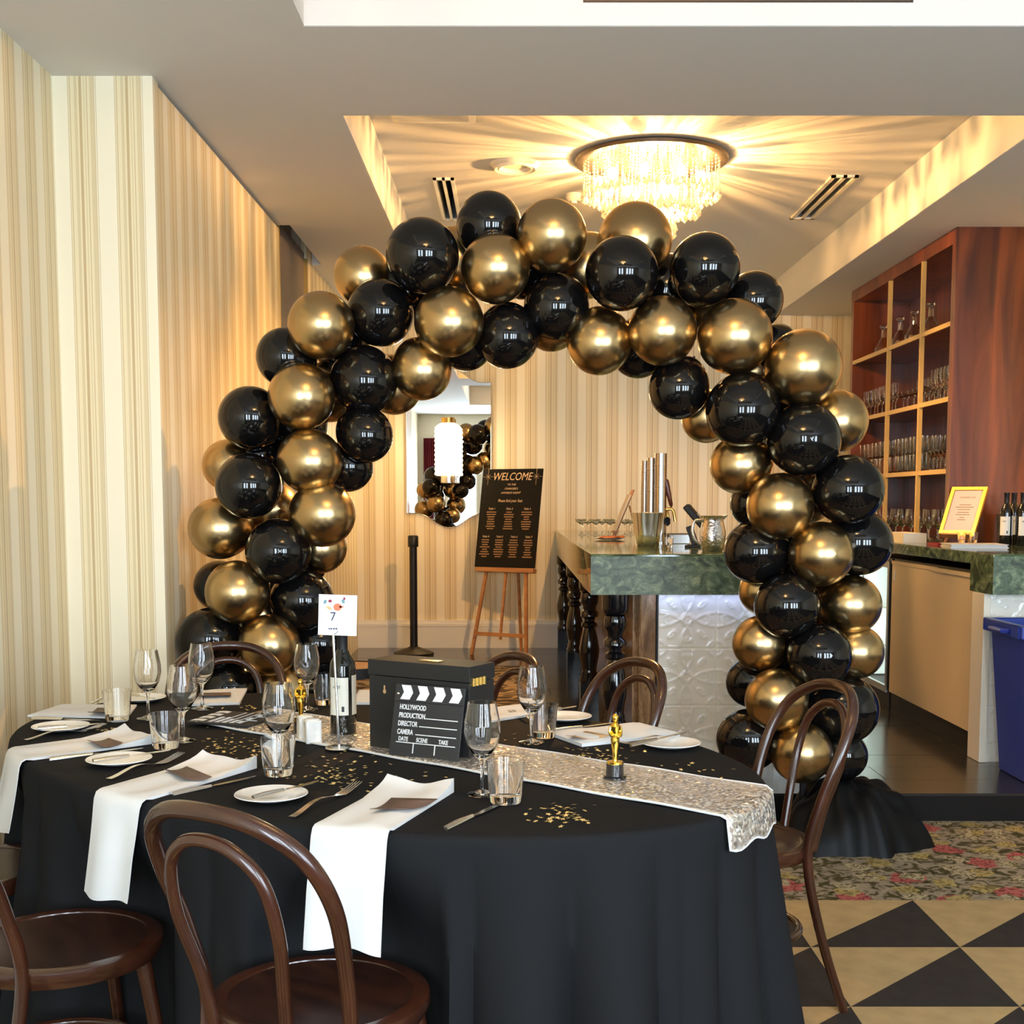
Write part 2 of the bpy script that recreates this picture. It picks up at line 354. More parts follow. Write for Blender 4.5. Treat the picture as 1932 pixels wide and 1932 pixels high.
# window wall behind the viewer
ww = MB(); x = XL
edges = sorted((wx - w / 2, wx + w / 2) for wx, w in WINDOWS)
for a, b in edges:
    ww.box(x, WIN_Y - .1, 0, a, WIN_Y, ZC); ww.box(a, WIN_Y - .1, 0, b, WIN_Y, WIN_Z0); ww.box(a, WIN_Y - .1, WIN_Z1, b, WIN_Y, ZC); x = b
ww.box(x, WIN_Y - .1, 0, 6.6, WIN_Y, ZC)
struct('wall_window_side', ww, M_cream)
for i, (a, b) in enumerate(edges):
    f = MB(); t = .045
    f.box(a, WIN_Y - .02, WIN_Z0, a + t, WIN_Y + .02, WIN_Z1).box(b - t, WIN_Y - .02, WIN_Z0, b, WIN_Y + .02, WIN_Z1)
    f.box(a, WIN_Y - .02, WIN_Z0, b, WIN_Y + .02, WIN_Z0 + t).box(a, WIN_Y - .02, WIN_Z1 - t, b, WIN_Y + .02, WIN_Z1)
    struct('window_%d' % (i + 1), f, M_cream)
cu = MB(); N = 60
vs = []; 
for i in range(N + 1):
    xx = -1.62 + .34 * i / N; yy = WIN_Y + .07 + .025 * math.sin(i * .9)
    vs += [(xx, yy, .05), (xx, yy, 2.55)]
cu.add(vs, [(2 * i, 2 * i + 2, 2 * i + 3, 2 * i + 1) for i in range(N)])
tag(cu.build('curtain', M_burgundy), 'burgundy curtain hanging beside the window, seen in the wall mirror', 'curtain')
# ceiling: upper slab, lowered soffits leaving two coffers, dark partition slot
VENTS = [((818, 335), (859, 335), (868, 413), (834, 413)), ((1569, 330), (1615, 330), (1540, 411), (1491, 411))]
def vent_rect(quad):
    q = [onz(*p, ZC) for p in quad]; c = sum(q, Vector()) / 4
    w = ((q[1] - q[0]).length + (q[2] - q[3]).length) / 2; l = ((q[3] - q[0]).length + (q[2] - q[1]).length) / 2
    return c, w, l
cl = MB(); xa = XL - .1       # slab with an opening above each vent
for c, w, l in sorted((vent_rect(v) for v in VENTS), key=lambda a: a[0].x):
    t = w * .16; x0, x1, y0, y1 = c.x - w / 2 + t, c.x + w / 2 - t, c.y - l / 2 + t, c.y + l / 2 - t
    cl.box(xa, WIN_Y, ZC, x0, YB + .1, ZC + .1).box(x0, WIN_Y, ZC, x1, y0, ZC + .1).box(x0, y1, ZC, x1, YB + .1, ZC + .1); xa = x1
cl.box(xa, WIN_Y, ZC, 6.6, YB + .1, ZC + .1)
struct('ceiling', cl, M_paint)
CX0, CX1 = -.70, 2.25
struct('trim_1', bx(XL - .1, WIN_Y, ZS, CX0, 4.95, ZC), M_paint)
sf = MB().box(-1.28, 4.95, ZS, CX0, YB, ZC); sf.box(XL - .1, 4.95, ZS, -1.28, 7.44, ZC); sf.box(XL - .1, 8.67, ZS, -1.28, YB, ZC)
struct('trim_2', sf, M_paint)
struct('trim_3', bx(CX1, WIN_Y, ZS, 6.6, YB, ZC), M_paint)
struct('trim_4', bx(CX0, 4.385, ZS, CX1, 5.365, ZC), M_paint)
struct('trim_5', bx(CX0, WIN_Y, ZS, CX1, .9, ZC), M_paint)
fa = MB().box(CX0, 4.38, ZS + .001, CX1, 4.385, ZC).box(CX0, .9, ZS + .001, CX0 + .004, 4.38, ZC).box(CX1 - .004, .9, ZS + .001, CX1, 4.38, ZC)
fa.box(CX0, 5.365, ZS + .001, CX0 + .004, YB, ZC).box(CX1 - .004, 5.365, ZS + .001, CX1, YB, ZC).box(CX0, 5.365, ZS + .001, CX1, 5.369, ZC)
struct('trim_8', fa, M_paint)
struct('trim_6', bx(-1.36, 7.44, ZC - .02, -1.28, 8.67, ZC), M_paint)
# skirting board on the back wall and left return
sk = MB()
for x0, y0, x1, y1 in ((XW, YB - .022, XR2, YB),):
    sk.box(x0, y0, ZP, x1, y1, ZP + .19); sk.box(x0, y0 - .006, ZP + .19, x1, y1, ZP + .215); sk.box(x0, y0 + .006, ZP + .215, x1, y1, ZP + .243)
struct('baseboard_back', sk, M_skirt)
struct('baseboard_left', bx(XL, WIN_Y, 0, XL + .02, 4.878, .2), M_skirt)

# ---------------- ceiling fittings
M_duct = mat('grey_duct_metal', (.22, .22, .22), .6)
def slot_vent(quad, label):
    c, w, l = vent_rect(quad)
    r = empty('slot_vent', (c.x, c.y, ZC), 0, label, 'air vent', 'ceiling air slot vents')
    f = MB(); t = w * .16
    for a, b in ((-w / 2, -w / 2 + t), (-t * .45, t * .45), (w / 2 - t, w / 2)): f.box(a, -l / 2, -.012, b, l / 2, 0)
    f.box(-w / 2, -l / 2, -.012, w / 2, -l / 2 + t, 0).box(-w / 2, l / 2 - t, -.012, w / 2, l / 2, 0)
    f.build('frame', M_cream, r, False)
    for s in (-1, 1):       # open duct behind each slot
        a, b = min(0, s * (w / 2 - t)), max(0, s * (w / 2 - t)); y0, y1, h, e = -l / 2 + t, l / 2 - t, .30, .004
        MB().box(a, y0, 0, a + e, y1, h).box(b - e, y0, 0, b, y1, h).box(a + e, y0, 0, b - e, y0 + e, h).box(a + e, y1 - e, 0, b - e, y1, h).box(a, y0, h, b, y1, h + e).build('slot', M_duct, r, False)
slot_vent(VENTS[0], 'double slot ceiling vent near the round ceiling diffuser')
slot_vent(VENTS[1], 'double slot ceiling vent on the cabinet side of the chandelier')
p = onz(972, 309, ZC)
r = empty('ceiling_diffuser', (p.x, p.y, ZC), 0, 'round white ceiling diffuser disc beside the chandelier', 'diffuser')
MB().lathe([(.001, -.012), (.07, -.012), (.09, -.03), (.125, -.02), (.14, 0)], 40).build('disc', M_cream, r)
MB().lathe([(.1, -.027), (.115, -.034), (.12, -.022)], 40).build('ring', M_cream, r)
p = onz(1083, 366, ZC)
r = empty('smoke_detector', (p.x, p.y, ZC), 0, 'small round smoke detector on ceiling behind the chandelier', 'smoke detector')
MB().lathe([(.001, -.045), (.035, -.045), (.05, -.03), (.05, 0)], 24).build('housing', M_cream, r); MB().lathe([(.001, -.056), (.018, -.056), (.02, -.045)], 16).build('sensor', M_cream, r)
q0, q1 = onz(742, 228, ZC), onz(897, 228, ZC)
r = empty('access_panel', ((q0.x + q1.x) / 2, q0.y - .22, ZC), 0, 'square white access panel in the coffer ceiling', 'access panel')
hw = (q1.x - q0.x) / 2
MB().box(-hw, -.22, -.01, hw, .22, 0).build('frame', M_cream, r, False); MB().box(-hw + .03, -.19, -.014, hw - .03, .19, -.009).build('hatch', M_paint, r, False)
q0, q1 = ony(1100, 6, 4.385), ony(1722, 6, 4.385)
gr = empty('air_grille', ((q0.x + q1.x) / 2, 4.385, q0.z), 0, 'wide flush air grille in the coffer side above the beam', 'air grille')
hw = (q1.x - q0.x) / 2
MB().box(-hw, -.006, 0, hw, 0, .008).box(-hw, -.006, .13, hw, 0, .138).box(-hw, -.006, .008, -hw + .008, 0, .13).box(hw - .008, -.006, .008, hw, 0, .13).build('frame', M_bronze, gr, False)
for k in range(5): MB().box(-hw + .008, -.004, .015 + k * .023, hw - .008, 0, .032 + k * .023).build('slat', M_cream, gr, False)

# ---------------- chandeliers
def bead_strand(L, drop, n_b=7):
    m = MB(); z = 0
    while z > -(L - drop * 1.5):
        m.lathe([(.0005, z), (.0055, z - .008), (.0005, z - .016)], 5); z -= .0175
    m.lathe([(.0005, -(L - drop * 1.5)), (drop * .28, -(L - drop * .75)), (drop * .40, -(L - drop * .35)), (.0005, -L)], 8)
    me = m.mesh('strand', True, 25); me.materials.append(M_crystal); return me
S_SHORT, S_MID, S_LONG, S_CORE = bead_strand(.20, .040), bead_strand(.29, .055), bead_strand(.40, .065), bead_strand(.52, .085)
def chandelier(loc, label, energy, suffix=''):
    r = empty('chandelier' + suffix, loc, 0, label, 'chandelier')
    MB().lathe([(.001, 0), (.40, 0), (.418, -.010), (.415, -.028), (.385, -.034), (.375, -.03), (.001, -.03)], 64).build('canopy_rim', M_bronze, r)
    for n, rad, me in ((46, .370, S_SHORT), (34, .315, S_SHORT), (30, .255, S_MID), (22, .19, S_MID), (14, .125, S_LONG), (8, .06, S_LONG), (1, 0, S_CORE)):
        for k in range(n):
            a = 2 * PI * (k + .37 * (n % 5)) / n
            inst('crystal_strand', me, r, (rad * math.cos(a), rad * math.sin(a), -.030), (0, 0, a), (1, 1, .96 + .08 * random.random()))
    bl = MB().sphere((0, 0, 0), .021, 12, 8, (1, 1, 1.6)).mesh('bulb'); bl.materials.append(M_bulb)
    for k in range(9):
        a = 2 * PI * k / 9 + .3
        inst('bulb', bl, r, (.285 * math.cos(a), .285 * math.sin(a), -.13))
    for k in range(4):
        a = 2 * PI * k / 4 + .5
        inst('bulb', bl, r, (.155 * math.cos(a), .155 * math.sin(a), -.19))
    L = D.lights.new('chandelier_glow', 'POINT'); L.energy = energy; L.color = WARM; L.shadow_soft_size = .018
    o = D.objects.new('chandelier_glow' + suffix, L); COL.objects.link(o); o.parent = r; o.location = (0, 0, -.25)
    return r
p = onz(1229, 297, ZC)
chandelier((p.x, p.y, ZC), 'crystal drop chandelier hanging over the balloon arch, near the bar', 290)
chandelier((.35, 2.55, ZC), 'crystal drop chandelier above the oval dining table', 45, '_offscreen')

# ================================================================== BALLOON ARCH
BAL = [  # px x, px y, radius px, g/b, layer (0 front, 1 mid, 2 back)
 (797,482,69,'b',0),(923,426,62,'b',1),(935,507,65,'g',0),(1041,444,66,'g',0),(1198,454,70,'g',2),(1173,516,69,'b',0),(1050,578,62,'b',1),
 (957,634,60,'b',1),(847,607,66,'g',0),(718,590,63,'b',1),(685,521,55,'g',2),(795,697,57,'g',1),(687,717,64,'b',1),(878,644,54,'b',2),
 (1040,604,57,'g',2),(1131,644,62,'g',1),(1250,624,65,'g',0),(1205,657,55,'b',2),(742,727,54,'g',2),(688,820,53,'b',1),(606,614,63,'g',0),
 (540,675,56,'b',1),(569,748,63,'g',0),(473,789,60,'b',1),(584,870,61,'g',0),(432,878,49,'g',2),(469,917,62,'b',0),(655,880,48,'b',2),
 (608,970,62,'g',0),(415,997,58,'g',1),(525,1040,62,'b',0),(604,1033,49,'g',2),(448,1117,60,'g',0),(415,1105,48,'b',2),(570,1133,59,'b',1),
 (508,1217,58,'g',0),(398,1207,61,'b',1),(600,1215,52,'b',2),(535,1300,52,'g',1),(430,1300,58,'b',1),(610,1300,50,'b',2),
 (1330,507,66,'b',0),(1422,568,55,'b',1),(1462,660,49,'b',2),(1386,635,71,'g',0),(1515,694,72,'g',0),(1576,795,60,'g',1),(1402,773,70,'b',0),
 (1281,733,57,'b',1),(1335,786,49,'g',2),(1517,829,70,'b',0),(1397,876,56,'g',1),(1472,955,63,'g',0),(1601,924,66,'b',0),(1425,950,46,'b',2),
 (1428,1041,61,'b',1),(1549,1045,61,'g',0),(1620,1024,62,'b',1),(1440,1115,45,'g',2),(1485,1143,62,'b',0),(1604,1141,57,'g',1),(1436,1214,53,'g',1),
 (1545,1237,62,'b',0),(1615,1230,51,'g',1),(1418,1288,47,'b',2),(1465,1320,59,'g',0),(1590,1338,66,'b',1),(1412,1396,59,'b',1),(1512,1420,58,'g',0),
 (1588,1425,47,'b',1),(1500,1395,55,'b',2),
 # balloons on the far side of the garland
 (760,540,60,'b',3),(860,490,60,'g',3),(985,500,60,'b',3),(1110,500,60,'g',3),(1260,540,60,'b',3),(1350,590,60,'g',3),(640,640,58,'b',3),(560,800,58,'b',3),
 (620,740,56,'g',3),(510,960,56,'g',3),(560,1060,56,'b',3),(480,1160,56,'g',3),(480,860,54,'b',3),(1430,700,58,'g',3),(1480,790,58,'b',3),(1520,930,58,'g',3),(1500,1040,56,'b',3),
 (1540,1140,56,'g',3),(1500,1240,56,'b',3),(1520,1330,55,'g',3)]
arch = empty('balloon_arch', (0, 5.15, 0), 0, 'black and gold balloon arch standing behind the oval table', 'balloon arch')
prof = []
for k in range(25):
    a = PI * k / 24; rr = math.sin(a); zz = -math.cos(a)
    if zz < -.3: zz *= 1 + .10 * ((-zz - .3) / .7) ** 2
    prof.append((max(rr, .0001), zz))
prof = [(.0001, -1.18), (.045, -1.17), (.03, -1.11)] + prof[1:]
bal_b = MB().lathe(prof, 48).mesh('balloon', True, 60); bal_b.materials.append(M_black_latex)
bal_g = MB().lathe(prof, 48).mesh('balloon', True, 60); bal_g.materials.append(M_gold_latex)
def arch_axis(px, py):   # point of the garland's core nearest a balloon (in the picture plane of the arch)
    best = None
    for k in range(61):
        a = PI * k / 60
        ax = 1010 - 505 * math.cos(a); ay = 900 - 340 * math.sin(a) if 0 < k < 60 else 900
        d = (ax - px) ** 2 + (ay - py) ** 2
        if best is None or d < best[0]: best = (d, ax, ay)
    if py > 900:
        ax = 520 if px < 966 else 1515; best = (0, ax, py)
    return best[1], best[2]
DY = {0: -.115, 1: 0.0, 2: .10, 3: .17}
for (px, py, rp, c, l) in BAL:
    Y = 5.08 + DY[l] + (.06 if px > 1200 else 0)
    for _ in range(30):
        q = ony(px, py, Y); r = rp * (Y * math.cos(TILT) + (CAM_H - q.z) * math.sin(TILT)) / FPX
        if q.x - r > XW + .004: break
        Y -= .02
    ax, ay = arch_axis(px, py); A = ony(ax, ay, 5.18)
    d = (q - A); d = d.normalized() if d.length > .01 else Vector((0, -1, 0))
    o = inst('balloon', bal_b if c == 'b' else bal_g, arch)
    o.rotation_mode = 'QUATERNION'; o.rotation_quaternion = Vector((0, 0, 1)).rotation_difference(d)
    o.location = q - Vector((0, 5.15, 0)); o.scale = (r, r, r * 1.03)
# frame inside the garland
fp = [ony(520, 1560, 5.18), ony(515, 1200, 5.18), ony(530, 900, 5.18), ony(620, 700, 5.18), ony(760, 580, 5.18), ony(1000, 530, 5.18), ony(1240, 575, 5.18), ony(1410, 700, 5.18), ony(1510, 900, 5.18), ony(1515, 1200, 5.18), ony(1515, 1540, 5.18)]
MB().tube([Vector(v) - Vector((0, 5.15, 0)) for v in smooth_path(fp, 6)], .015, 8).build('frame_pole', M_black, arch)
# black cloth heaped over the feet of the arch
def cloth_heap(cx, cy, rx, ry, h, label, seed):
    rnd = random.Random(seed); n, m = 72, 18; vs = []; fs = []
    ph = [rnd.random() * 6 for _ in range(8)]
    for j in range(m + 1):
        t = j / m
        for i in range(n):
            a = 2 * PI * i / n
            fold = 1 + .07 * math.sin(7 * a + ph[0] + 3 * t) * t + .05 * math.sin(13 * a + ph[1] - 4 * t) * t + .06 * math.sin(3 * a + ph[2])*t
            z = h * (1 - t ** 2.6) ** .9 + .030 * math.sin(5 * a + 7 * t + ph[3]) * math.sin(PI * t) * t + .022 * math.sin(11 * a - 9 * t + ph[4]) * math.sin(PI * t) * t
            vs.append((cx + rx * t * fold * math.cos(a), cy + ry * t * fold * math.sin(a), max(z, .0) if j < m else 0))
    for j in range(m):
        for i in range(n): k = (i + 1) % n; fs.append((j * n + i, j * n + k, (j + 1) * n + k, (j + 1) * n + i))
    return tag(MB().add(vs, fs).build('base_cloth', M_drape, None, True, 80), label, 'cloth', 'black cloths over the arch feet')
M_drape = mat('black_satin_drape', (.002, .002, .0025), .5, spec=.2)
p = onz(1560, 1545, 0)
cloth_heap(p.x, 5.13, .30, .27, .26, 'black cloth heaped around the arch foot beside the bar bin', 3)
p = onz(500, 1560, 0)
cloth_heap(-.98, 5.12, .28, .26, .20, 'black cloth heaped around the arch foot beside the striped wall', 5)

# ================================================================== ROUND TABLE
TX, TY, TZ = -.421, 3.334, .75
EA, EB, EANG = 1.16, .742, math.radians(-39.0)     # oval table: half length, half width, direction
EU = Vector((math.cos(EANG), math.sin(EANG), 0)); EV = Vector((-math.sin(EANG), math.cos(EANG), 0)); TC = Vector((TX, TY, 0))
def ell(t, off=0.0, s=1.0):
    n = Vector((math.cos(t) / EA, math.sin(t) / EB)).normalized()
    return TC + EU * (EA * s * math.cos(t) + n.x * off) + EV * (EB * s * math.sin(t) + n.y * off)
def ell_n(t): n = Vector((math.cos(t) / EA, math.sin(t) / EB)).normalized(); return EU * n.x + EV * n.y
def ell_t(P): d = Vector((P.x - TX, P.y - TY, 0)); return math.atan2(d.dot(EV) / EB, d.dot(EU) / EA)
SEATS = [(-.368, 2.355), (-.971, 2.655), (.631, 3.479), (.162, 3.925), (-.229, 4.075), (-.981, 4.26), (-1.40, 3.20)]
tb = empty('oval_table', (TX, TY, 0), EANG, 'large oval banquet table under the black cloth', 'table')
n = 72; MB().prism([((EA - .02) * math.cos(2 * PI * k / n), (EB - .02) * math.sin(2 * PI * k / n)) for k in range(n)], .026, Matrix.Translation((0, 0, TZ - .030))).build('tabletop', M_honey, tb)
for sx in (-1, 1):
    for sy in (-1, 1): MB().cyl((sx * .62, sy * .28, 0), (sx * .62, sy * .28, TZ - .03), .025).build('leg', M_black, tb)
rnd = random.Random(11)
n = 560; ts = []; acc = [0.0]; K = 4000
for k in range(K): acc.append(acc[-1] + (ell(2 * PI * (k + 1) / K) - ell(2 * PI * k / K)).length)
PER = acc[-1]; kk = 0
for i in range(n):
    while acc[kk] < PER * i / n: kk += 1
    ts.append(2 * PI * kk / K)
phs = [rnd.random() * 6.28 for _ in range(8)]
def fold(a):   # irregular hanging folds, a = arc length angle
    c = lambda x: 2 * abs(math.sin(x / 2)) ** .75 - 1.25          # rounded bulges, narrow creases
    return c(31 * a + phs[0] + 2.0 * math.sin(3 * a)) * .55 + c(19 * a + phs[1] + 1.5 * math.sin(5 * a + 1)) * .35 + math.sin(11 * a + phs[2]) * .25
vs = []; fs = []
rings = [(.001, 0, TZ), (.4, 0, TZ), (.75, 0, TZ), (.93, 0, TZ), (1, -.012, TZ), (1, -.004, TZ - .002), (1, .001, TZ - .008), (1, .003, TZ - .018)]
for sc, of, z in rings:
    for t in ts: p = ell(t, of, sc); vs.append((p.x, p.y, z))
hz = [TZ - .018 - (TZ - .03) * (k / 30) for k in range(1, 31)]
for z in hz:
    d = (TZ - z) / TZ
    k_ = min(1, max(0, (TZ - .04 - z) / .22)); k_ = k_ * k_ * (3 - 2 * k_)
    for i, t in enumerate(ts):
        of = .003 + .055 * d ** 1.2 + .078 * min(1, d * 1.2) ** .9 * fold(2 * PI * i / n)
        p = ell(t, max(of, -.02)); m_ = -ell_n(t)
        for cx, cy in SEATS:      # the cloth is pushed in by the chairs tucked against it
            pc = Vector((p.x - cx, p.y - cy, 0)); R_ = .243
            b_ = pc.dot(m_); c_ = pc.length_squared - R_ * R_
            q_ = b_ * b_ - c_
            if c_ < 0:
                s_ = -b_ + math.sqrt(q_)
                if s_ > 0: p = p + m_ * (s_ * k_)
        vs.append((p.x, p.y, z))
tot = len(rings) + len(hz)
for j in range(tot - 1):
    for i in range(n): k = (i + 1) % n; fs.append((j * n + i, j * n + k, (j + 1) * n + k, (j + 1) * n + i))
fs.append(tuple(range(n - 1, -1, -1)))
tcl = MB().add(vs, fs).build('tablecloth', M_cloth, None, True, 70)
tag(tcl, 'long black tablecloth draped over the oval banquet table', 'tablecloth')

def TP(px, py, z=TZ): return onz(px, py, z)
# sequin runner along the oval
dr, nr = EU, EV
a1, b1 = TP(1355, 1541), TP(1440, 1487)
off = (((a1 + b1) / 2) - TC).dot(nr); wv = .295
def runner():
    vs = []; fs = []; nw = 16; S0 = -.60
    for j in range(61):
        t = j / 60
        for k in range(nw + 1):
            w = off + wv * (k / nw - .5); e = EA * math.sqrt(1 - (w / EB) ** 2) - .004
            P = TC + dr * (S0 + (e - S0) * t) + nr * w
            vs.append((P.x, P.y, TZ + .004 + .0012 * math.sin(j * .6 + k)))
    for h in (.006, .02, .045, .068):
        for k in range(nw + 1):
            w = off + wv * (k / nw - .5); e = EA * math.sqrt(1 - (w / EB) ** 2) + .010 + h * .14
            hh = h * (1 + .10 * math.sin(k * .9)); P = TC + dr * e + nr * w
            vs.append((P.x, P.y, TZ + .003 - hh))
    nrow = 65
    for j in range(nrow - 1):
        for k in range(nw): i = j * (nw + 1) + k; fs.append((i, i + 1, i + nw + 2, i + nw + 1))
    o = MB().add(vs, fs).build('table_runner', M_sequin, None, True, 80)
    s = o.modifiers.new('thick', 'SOLIDIFY'); s.thickness = .0025; s.offset = 1
    tag(o, 'silver gold sequin runner laid across the black tablecloth', 'table runner')
    hem = MB()
    for k in (0, nw): hem.tube([Vector(vs[j * (nw + 1) + k]) + Vector((0, 0, .001)) for j in range(nrow)], .0028, 6)
    hem.tube([Vector(vs[(nrow - 1) * (nw + 1) + k]) for k in range(nw + 1)], .0032, 6)
    hem.build('hem', M_white_linen, o)
runner()

# ---------------- chairs
def make_chair(label, group):
    r = empty('bentwood_chair', (0, 0, 0), 0, label, 'chair', group)
    R = .205; H = .455
    MB().lathe([(R - .035, H - .020), (R - .004, H - .034), (R + .006, H - .012), (R + .004, H + .002), (R - .012, H + .008), (R - .028, H + .004)], 56, closed=True).build('seat_rim', M_chair, r)
    MB().lathe([(.001, H - .010), (.09, H - .008), (.15, H - .004), (R - .022, H + .003), (R - .022, H - .010), (.001, H - .018)], 48).build('seat', M_chair_seat, r)
    outer = [(-.190, -.240, 0), (-.178, -.170, .22), (-.172, -.128, .44), (-.188, -.160, .60), (-.200, -.205, .72), (-.174, -.253, .812), (-.100, -.292, .864), (0, -.306, .878)]
    outer = outer + [(-x, y, z) for x, y, z in reversed(outer[:-1])]
    pth = smooth_path(outer, 8); nn = len(pth)
    MB().tube(pth, [.0125 + .0035 * math.sin(PI * k / (nn - 1)) for k in range(nn)], 14).build('back_bow', M_chair, r)
    inner = [(-.085, -.192, .43), (-.098, -.217, .55), (-.118, -.250, .665), (-.106, -.275, .762), (-.060, -.293, .812), (0, -.298, .826)]
    inner = inner + [(-x, y, z) for x, y, z in reversed(inner[:-1])]
    MB().tube(smooth_path(inner, 8), .0125, 12).build('inner_bow', M_chair, r)
    for s in (-1, 1):
        pts = smooth_path([(s * .125, .130, H - .03), (s * .140, .150, .28), (s * .160, .180, 0)], 6)
        MB().tube(pts, [.0185 - .006 * k / (len(pts) - 1) for k in range(len(pts))], 12).build('leg', M_chair, r)
    MB().tube([(.168 * math.cos(2 * PI * k / 40), .168 * math.sin(2 * PI * k / 40) - .012, .205) for k in range(40)], .0105, 10, True).build('ring_stretcher', M_chair, r)
    return r
CH = 'bentwood chairs around the banquet table'
c0 = make_chair('bentwood chair with its back to a draped napkin, tucked close to tablecloth', CH)
def seat_chair(o, x, y, deg, label):
    o.location = (x, y, 0); o.rotation_euler = (0, 0, math.radians(deg)); o['label'] = label
spots = [(-31, 'dark bentwood chair standing by the two napkins that hang over the front'),
         (-55, 'dark bentwood chair beside the wall-side front of the table, seat fully exposed'),
         (106, 'dark bentwood chair at the end of the sequin runner, before the floral carpet'),
         (119, 'dark bentwood chair in front of the turned bar leg'),
         (121.6, 'dark bentwood chair behind the black card box'),
         (190.4, 'dark bentwood chair in front of the lowest balloons at the striped wall'),
         (-95, 'dark bentwood chair squeezed between the table and the striped wall')]
spots = [(x, y, a, lb) for (x, y), (a, lb) in zip(SEATS, spots)]
for i, (x, y, a, lb) in enumerate(spots): seat_chair(c0 if i == 0 else copy_tree(c0), x, y, a, lb)

# ---------------- table setting pieces
def plate_mesh():
    return MB().lathe([(.001, .004), (.045, .004), (.052, .006), (.078, .014), (.080, .0155), (.079, .017), (.052, .0095), (.045, .0075), (.001, .0075)], 48).mesh('plate')
ME_plate = plate_mesh(); ME_plate.materials.append(M_china)
def put_knife(pa, pb, label, group, z=TZ + .001, L=None, name='table_knife', zz=None):
    a, b = TP(*pa), TP(*pb); d = b - a; L = d.length if L is None else L; ang = math.atan2(d.y, d.x)
    r = empty(name, (a.x, a.y, z), ang, label, 'knife', group)
    h = L * .45
    MB().tube(smooth_path([(0, 0, .004), (h * .5, 0, .0045), (h, 0, .004)], 4), [.0062, .0066, .007, .0072, .0070, .0066, .006, .0055, .005], 10, flat=.55).build('handle', M_steel, r)
    w = .0095
    poly = [(h - .002, -.004), (h + .02, -w * .8), (L * .85, -w), (L * .97, -w * .4), (L, .002), (L * .9, .004), (h + .01, .004)]
    MB().prism(poly, .0016, Matrix.Translation((0, 0, .003))).build('blade', M_steel, r, False)
    if zz: r.rotation_euler = (0, zz, ang)
    return r
def put_fork(pa, pb, label, group):
    a, b = TP(*pa), TP(*pb); d = b - a; L = d.length; ang = math.atan2(d.y, d.x)
    r = empty('dinner_fork', (a.x, a.y, TZ + .001), ang, label, 'fork', group)
    n = 16; vs = []; fs = []
    def zc(t): return .003 + .012 * math.sin(PI * min(t / .72, 1)) ** 2 if t < .72 else .003 + .012 * ((t - .72) / .28) ** 1.4
    for k in range(n + 1):
        t = .72 * k / n; w = .0085 - .0055 * (t / .72) ** .8 if t < .62 else .003 + .009 * ((t - .62) / .10)
        for s in (-1, 1): vs.append((t * L, s * w, zc(t) + .0012))
        for s in (1, -1): vs.append((t * L, s * w, zc(t) - .0008))
    for k in range(n):
        i = k * 4
        for q in range(4): fs.append((i + q, i + (q + 1) % 4, i + 4 + (q + 1) % 4, i + 4 + q))
    fs += [(3, 2, 1, 0), tuple(n * 4 + q for q in range(4))]
    MB().add(vs, fs).build('handle', M_steel, r)
    for q in range(4):
        y = (q - 1.5) * .0065; pts = [(L * (.715 + .285 * k / 6), y, zc(.715 + .285 * k / 6)) for k in range(7)]
        MB().tube(pts, [.0024, .0023, .0022, .0021, .0019, .0016, .0009], 6).build('tine', M_steel, r)
    return r
SET = {'A': 'at the setting nearest the tall striped wall corner', }
plates = [((115, 1379), 'white side plate with knife between the two wall-side napkins'), ((225, 1442), 'white side plate between the two draped wall-side napkins'),
          ((512, 1510), 'white side plate behind the front bentwood chair top'), ((1265, 1411), 'white side plate beside the flat napkin near the runner end'),
          ((1066, 1360), 'white side plate behind the short tumbler by the card box'), ((266, 1324), 'white side plate behind the tumbler by the striped wall')]
bks = [((72, 1388), (190, 1379)), ((176, 1452), (325, 1430)), ((478, 1524), (603, 1490)), ((1190, 1422), (1297, 1394)), ((1036, 1354), (1088, 1345)), ((240, 1321), (292, 1330))]
for (c, lb), (ka, kb) in zip(plates, bks):
    p = TP(*c); o = inst('side_plate', ME_plate, None, (p.x, p.y, TZ)); tag(o, lb, 'plate', 'white side plates on the table')
    put_knife(ka, kb, 'butter knife laid across the ' + lb.replace(' with knife', ''), 'butter knives on the side plates', TZ + .0175, name='butter_knife')
for pa, pb, lb in [((48, 1399), (198, 1375), 'fork between a side plate and the napkin draped at the wall side'), ((205, 1473), (343, 1431), 'fork beside the draped napkin behind the front chair'),
                   ((551, 1545), (676, 1487), 'fork beside the longest draped napkin'), ((1272, 1394), (1163, 1410), 'fork between the flat napkin and the plate near the runner end'),
                   ((1012, 1368), (964, 1349), 'fork by the flat napkin behind the card box'), ((170, 1329), (246, 1318), 'fork on the wall side of the table behind the tumbler')]:
    put_fork(pa, pb, lb, 'forks on the table')
for pa, pb, lb in [((60, 1358), (190, 1362), 'knife along the flat napkin at the striped wall'), ((93, 1436), (272, 1415), 'knife beside the shortest draped napkin'),
                   ((325, 1503), (484, 1468), 'knife beside the middle draped napkin'), ((841, 1568), (950, 1516), 'knife at the table edge beside the longest draped napkin'),
                   ((1040, 1383), (1168, 1365), 'knife along the far side of the flat napkin near the runner')]:
    put_knife(pa, pb, lb, 'dinner knives on the table')

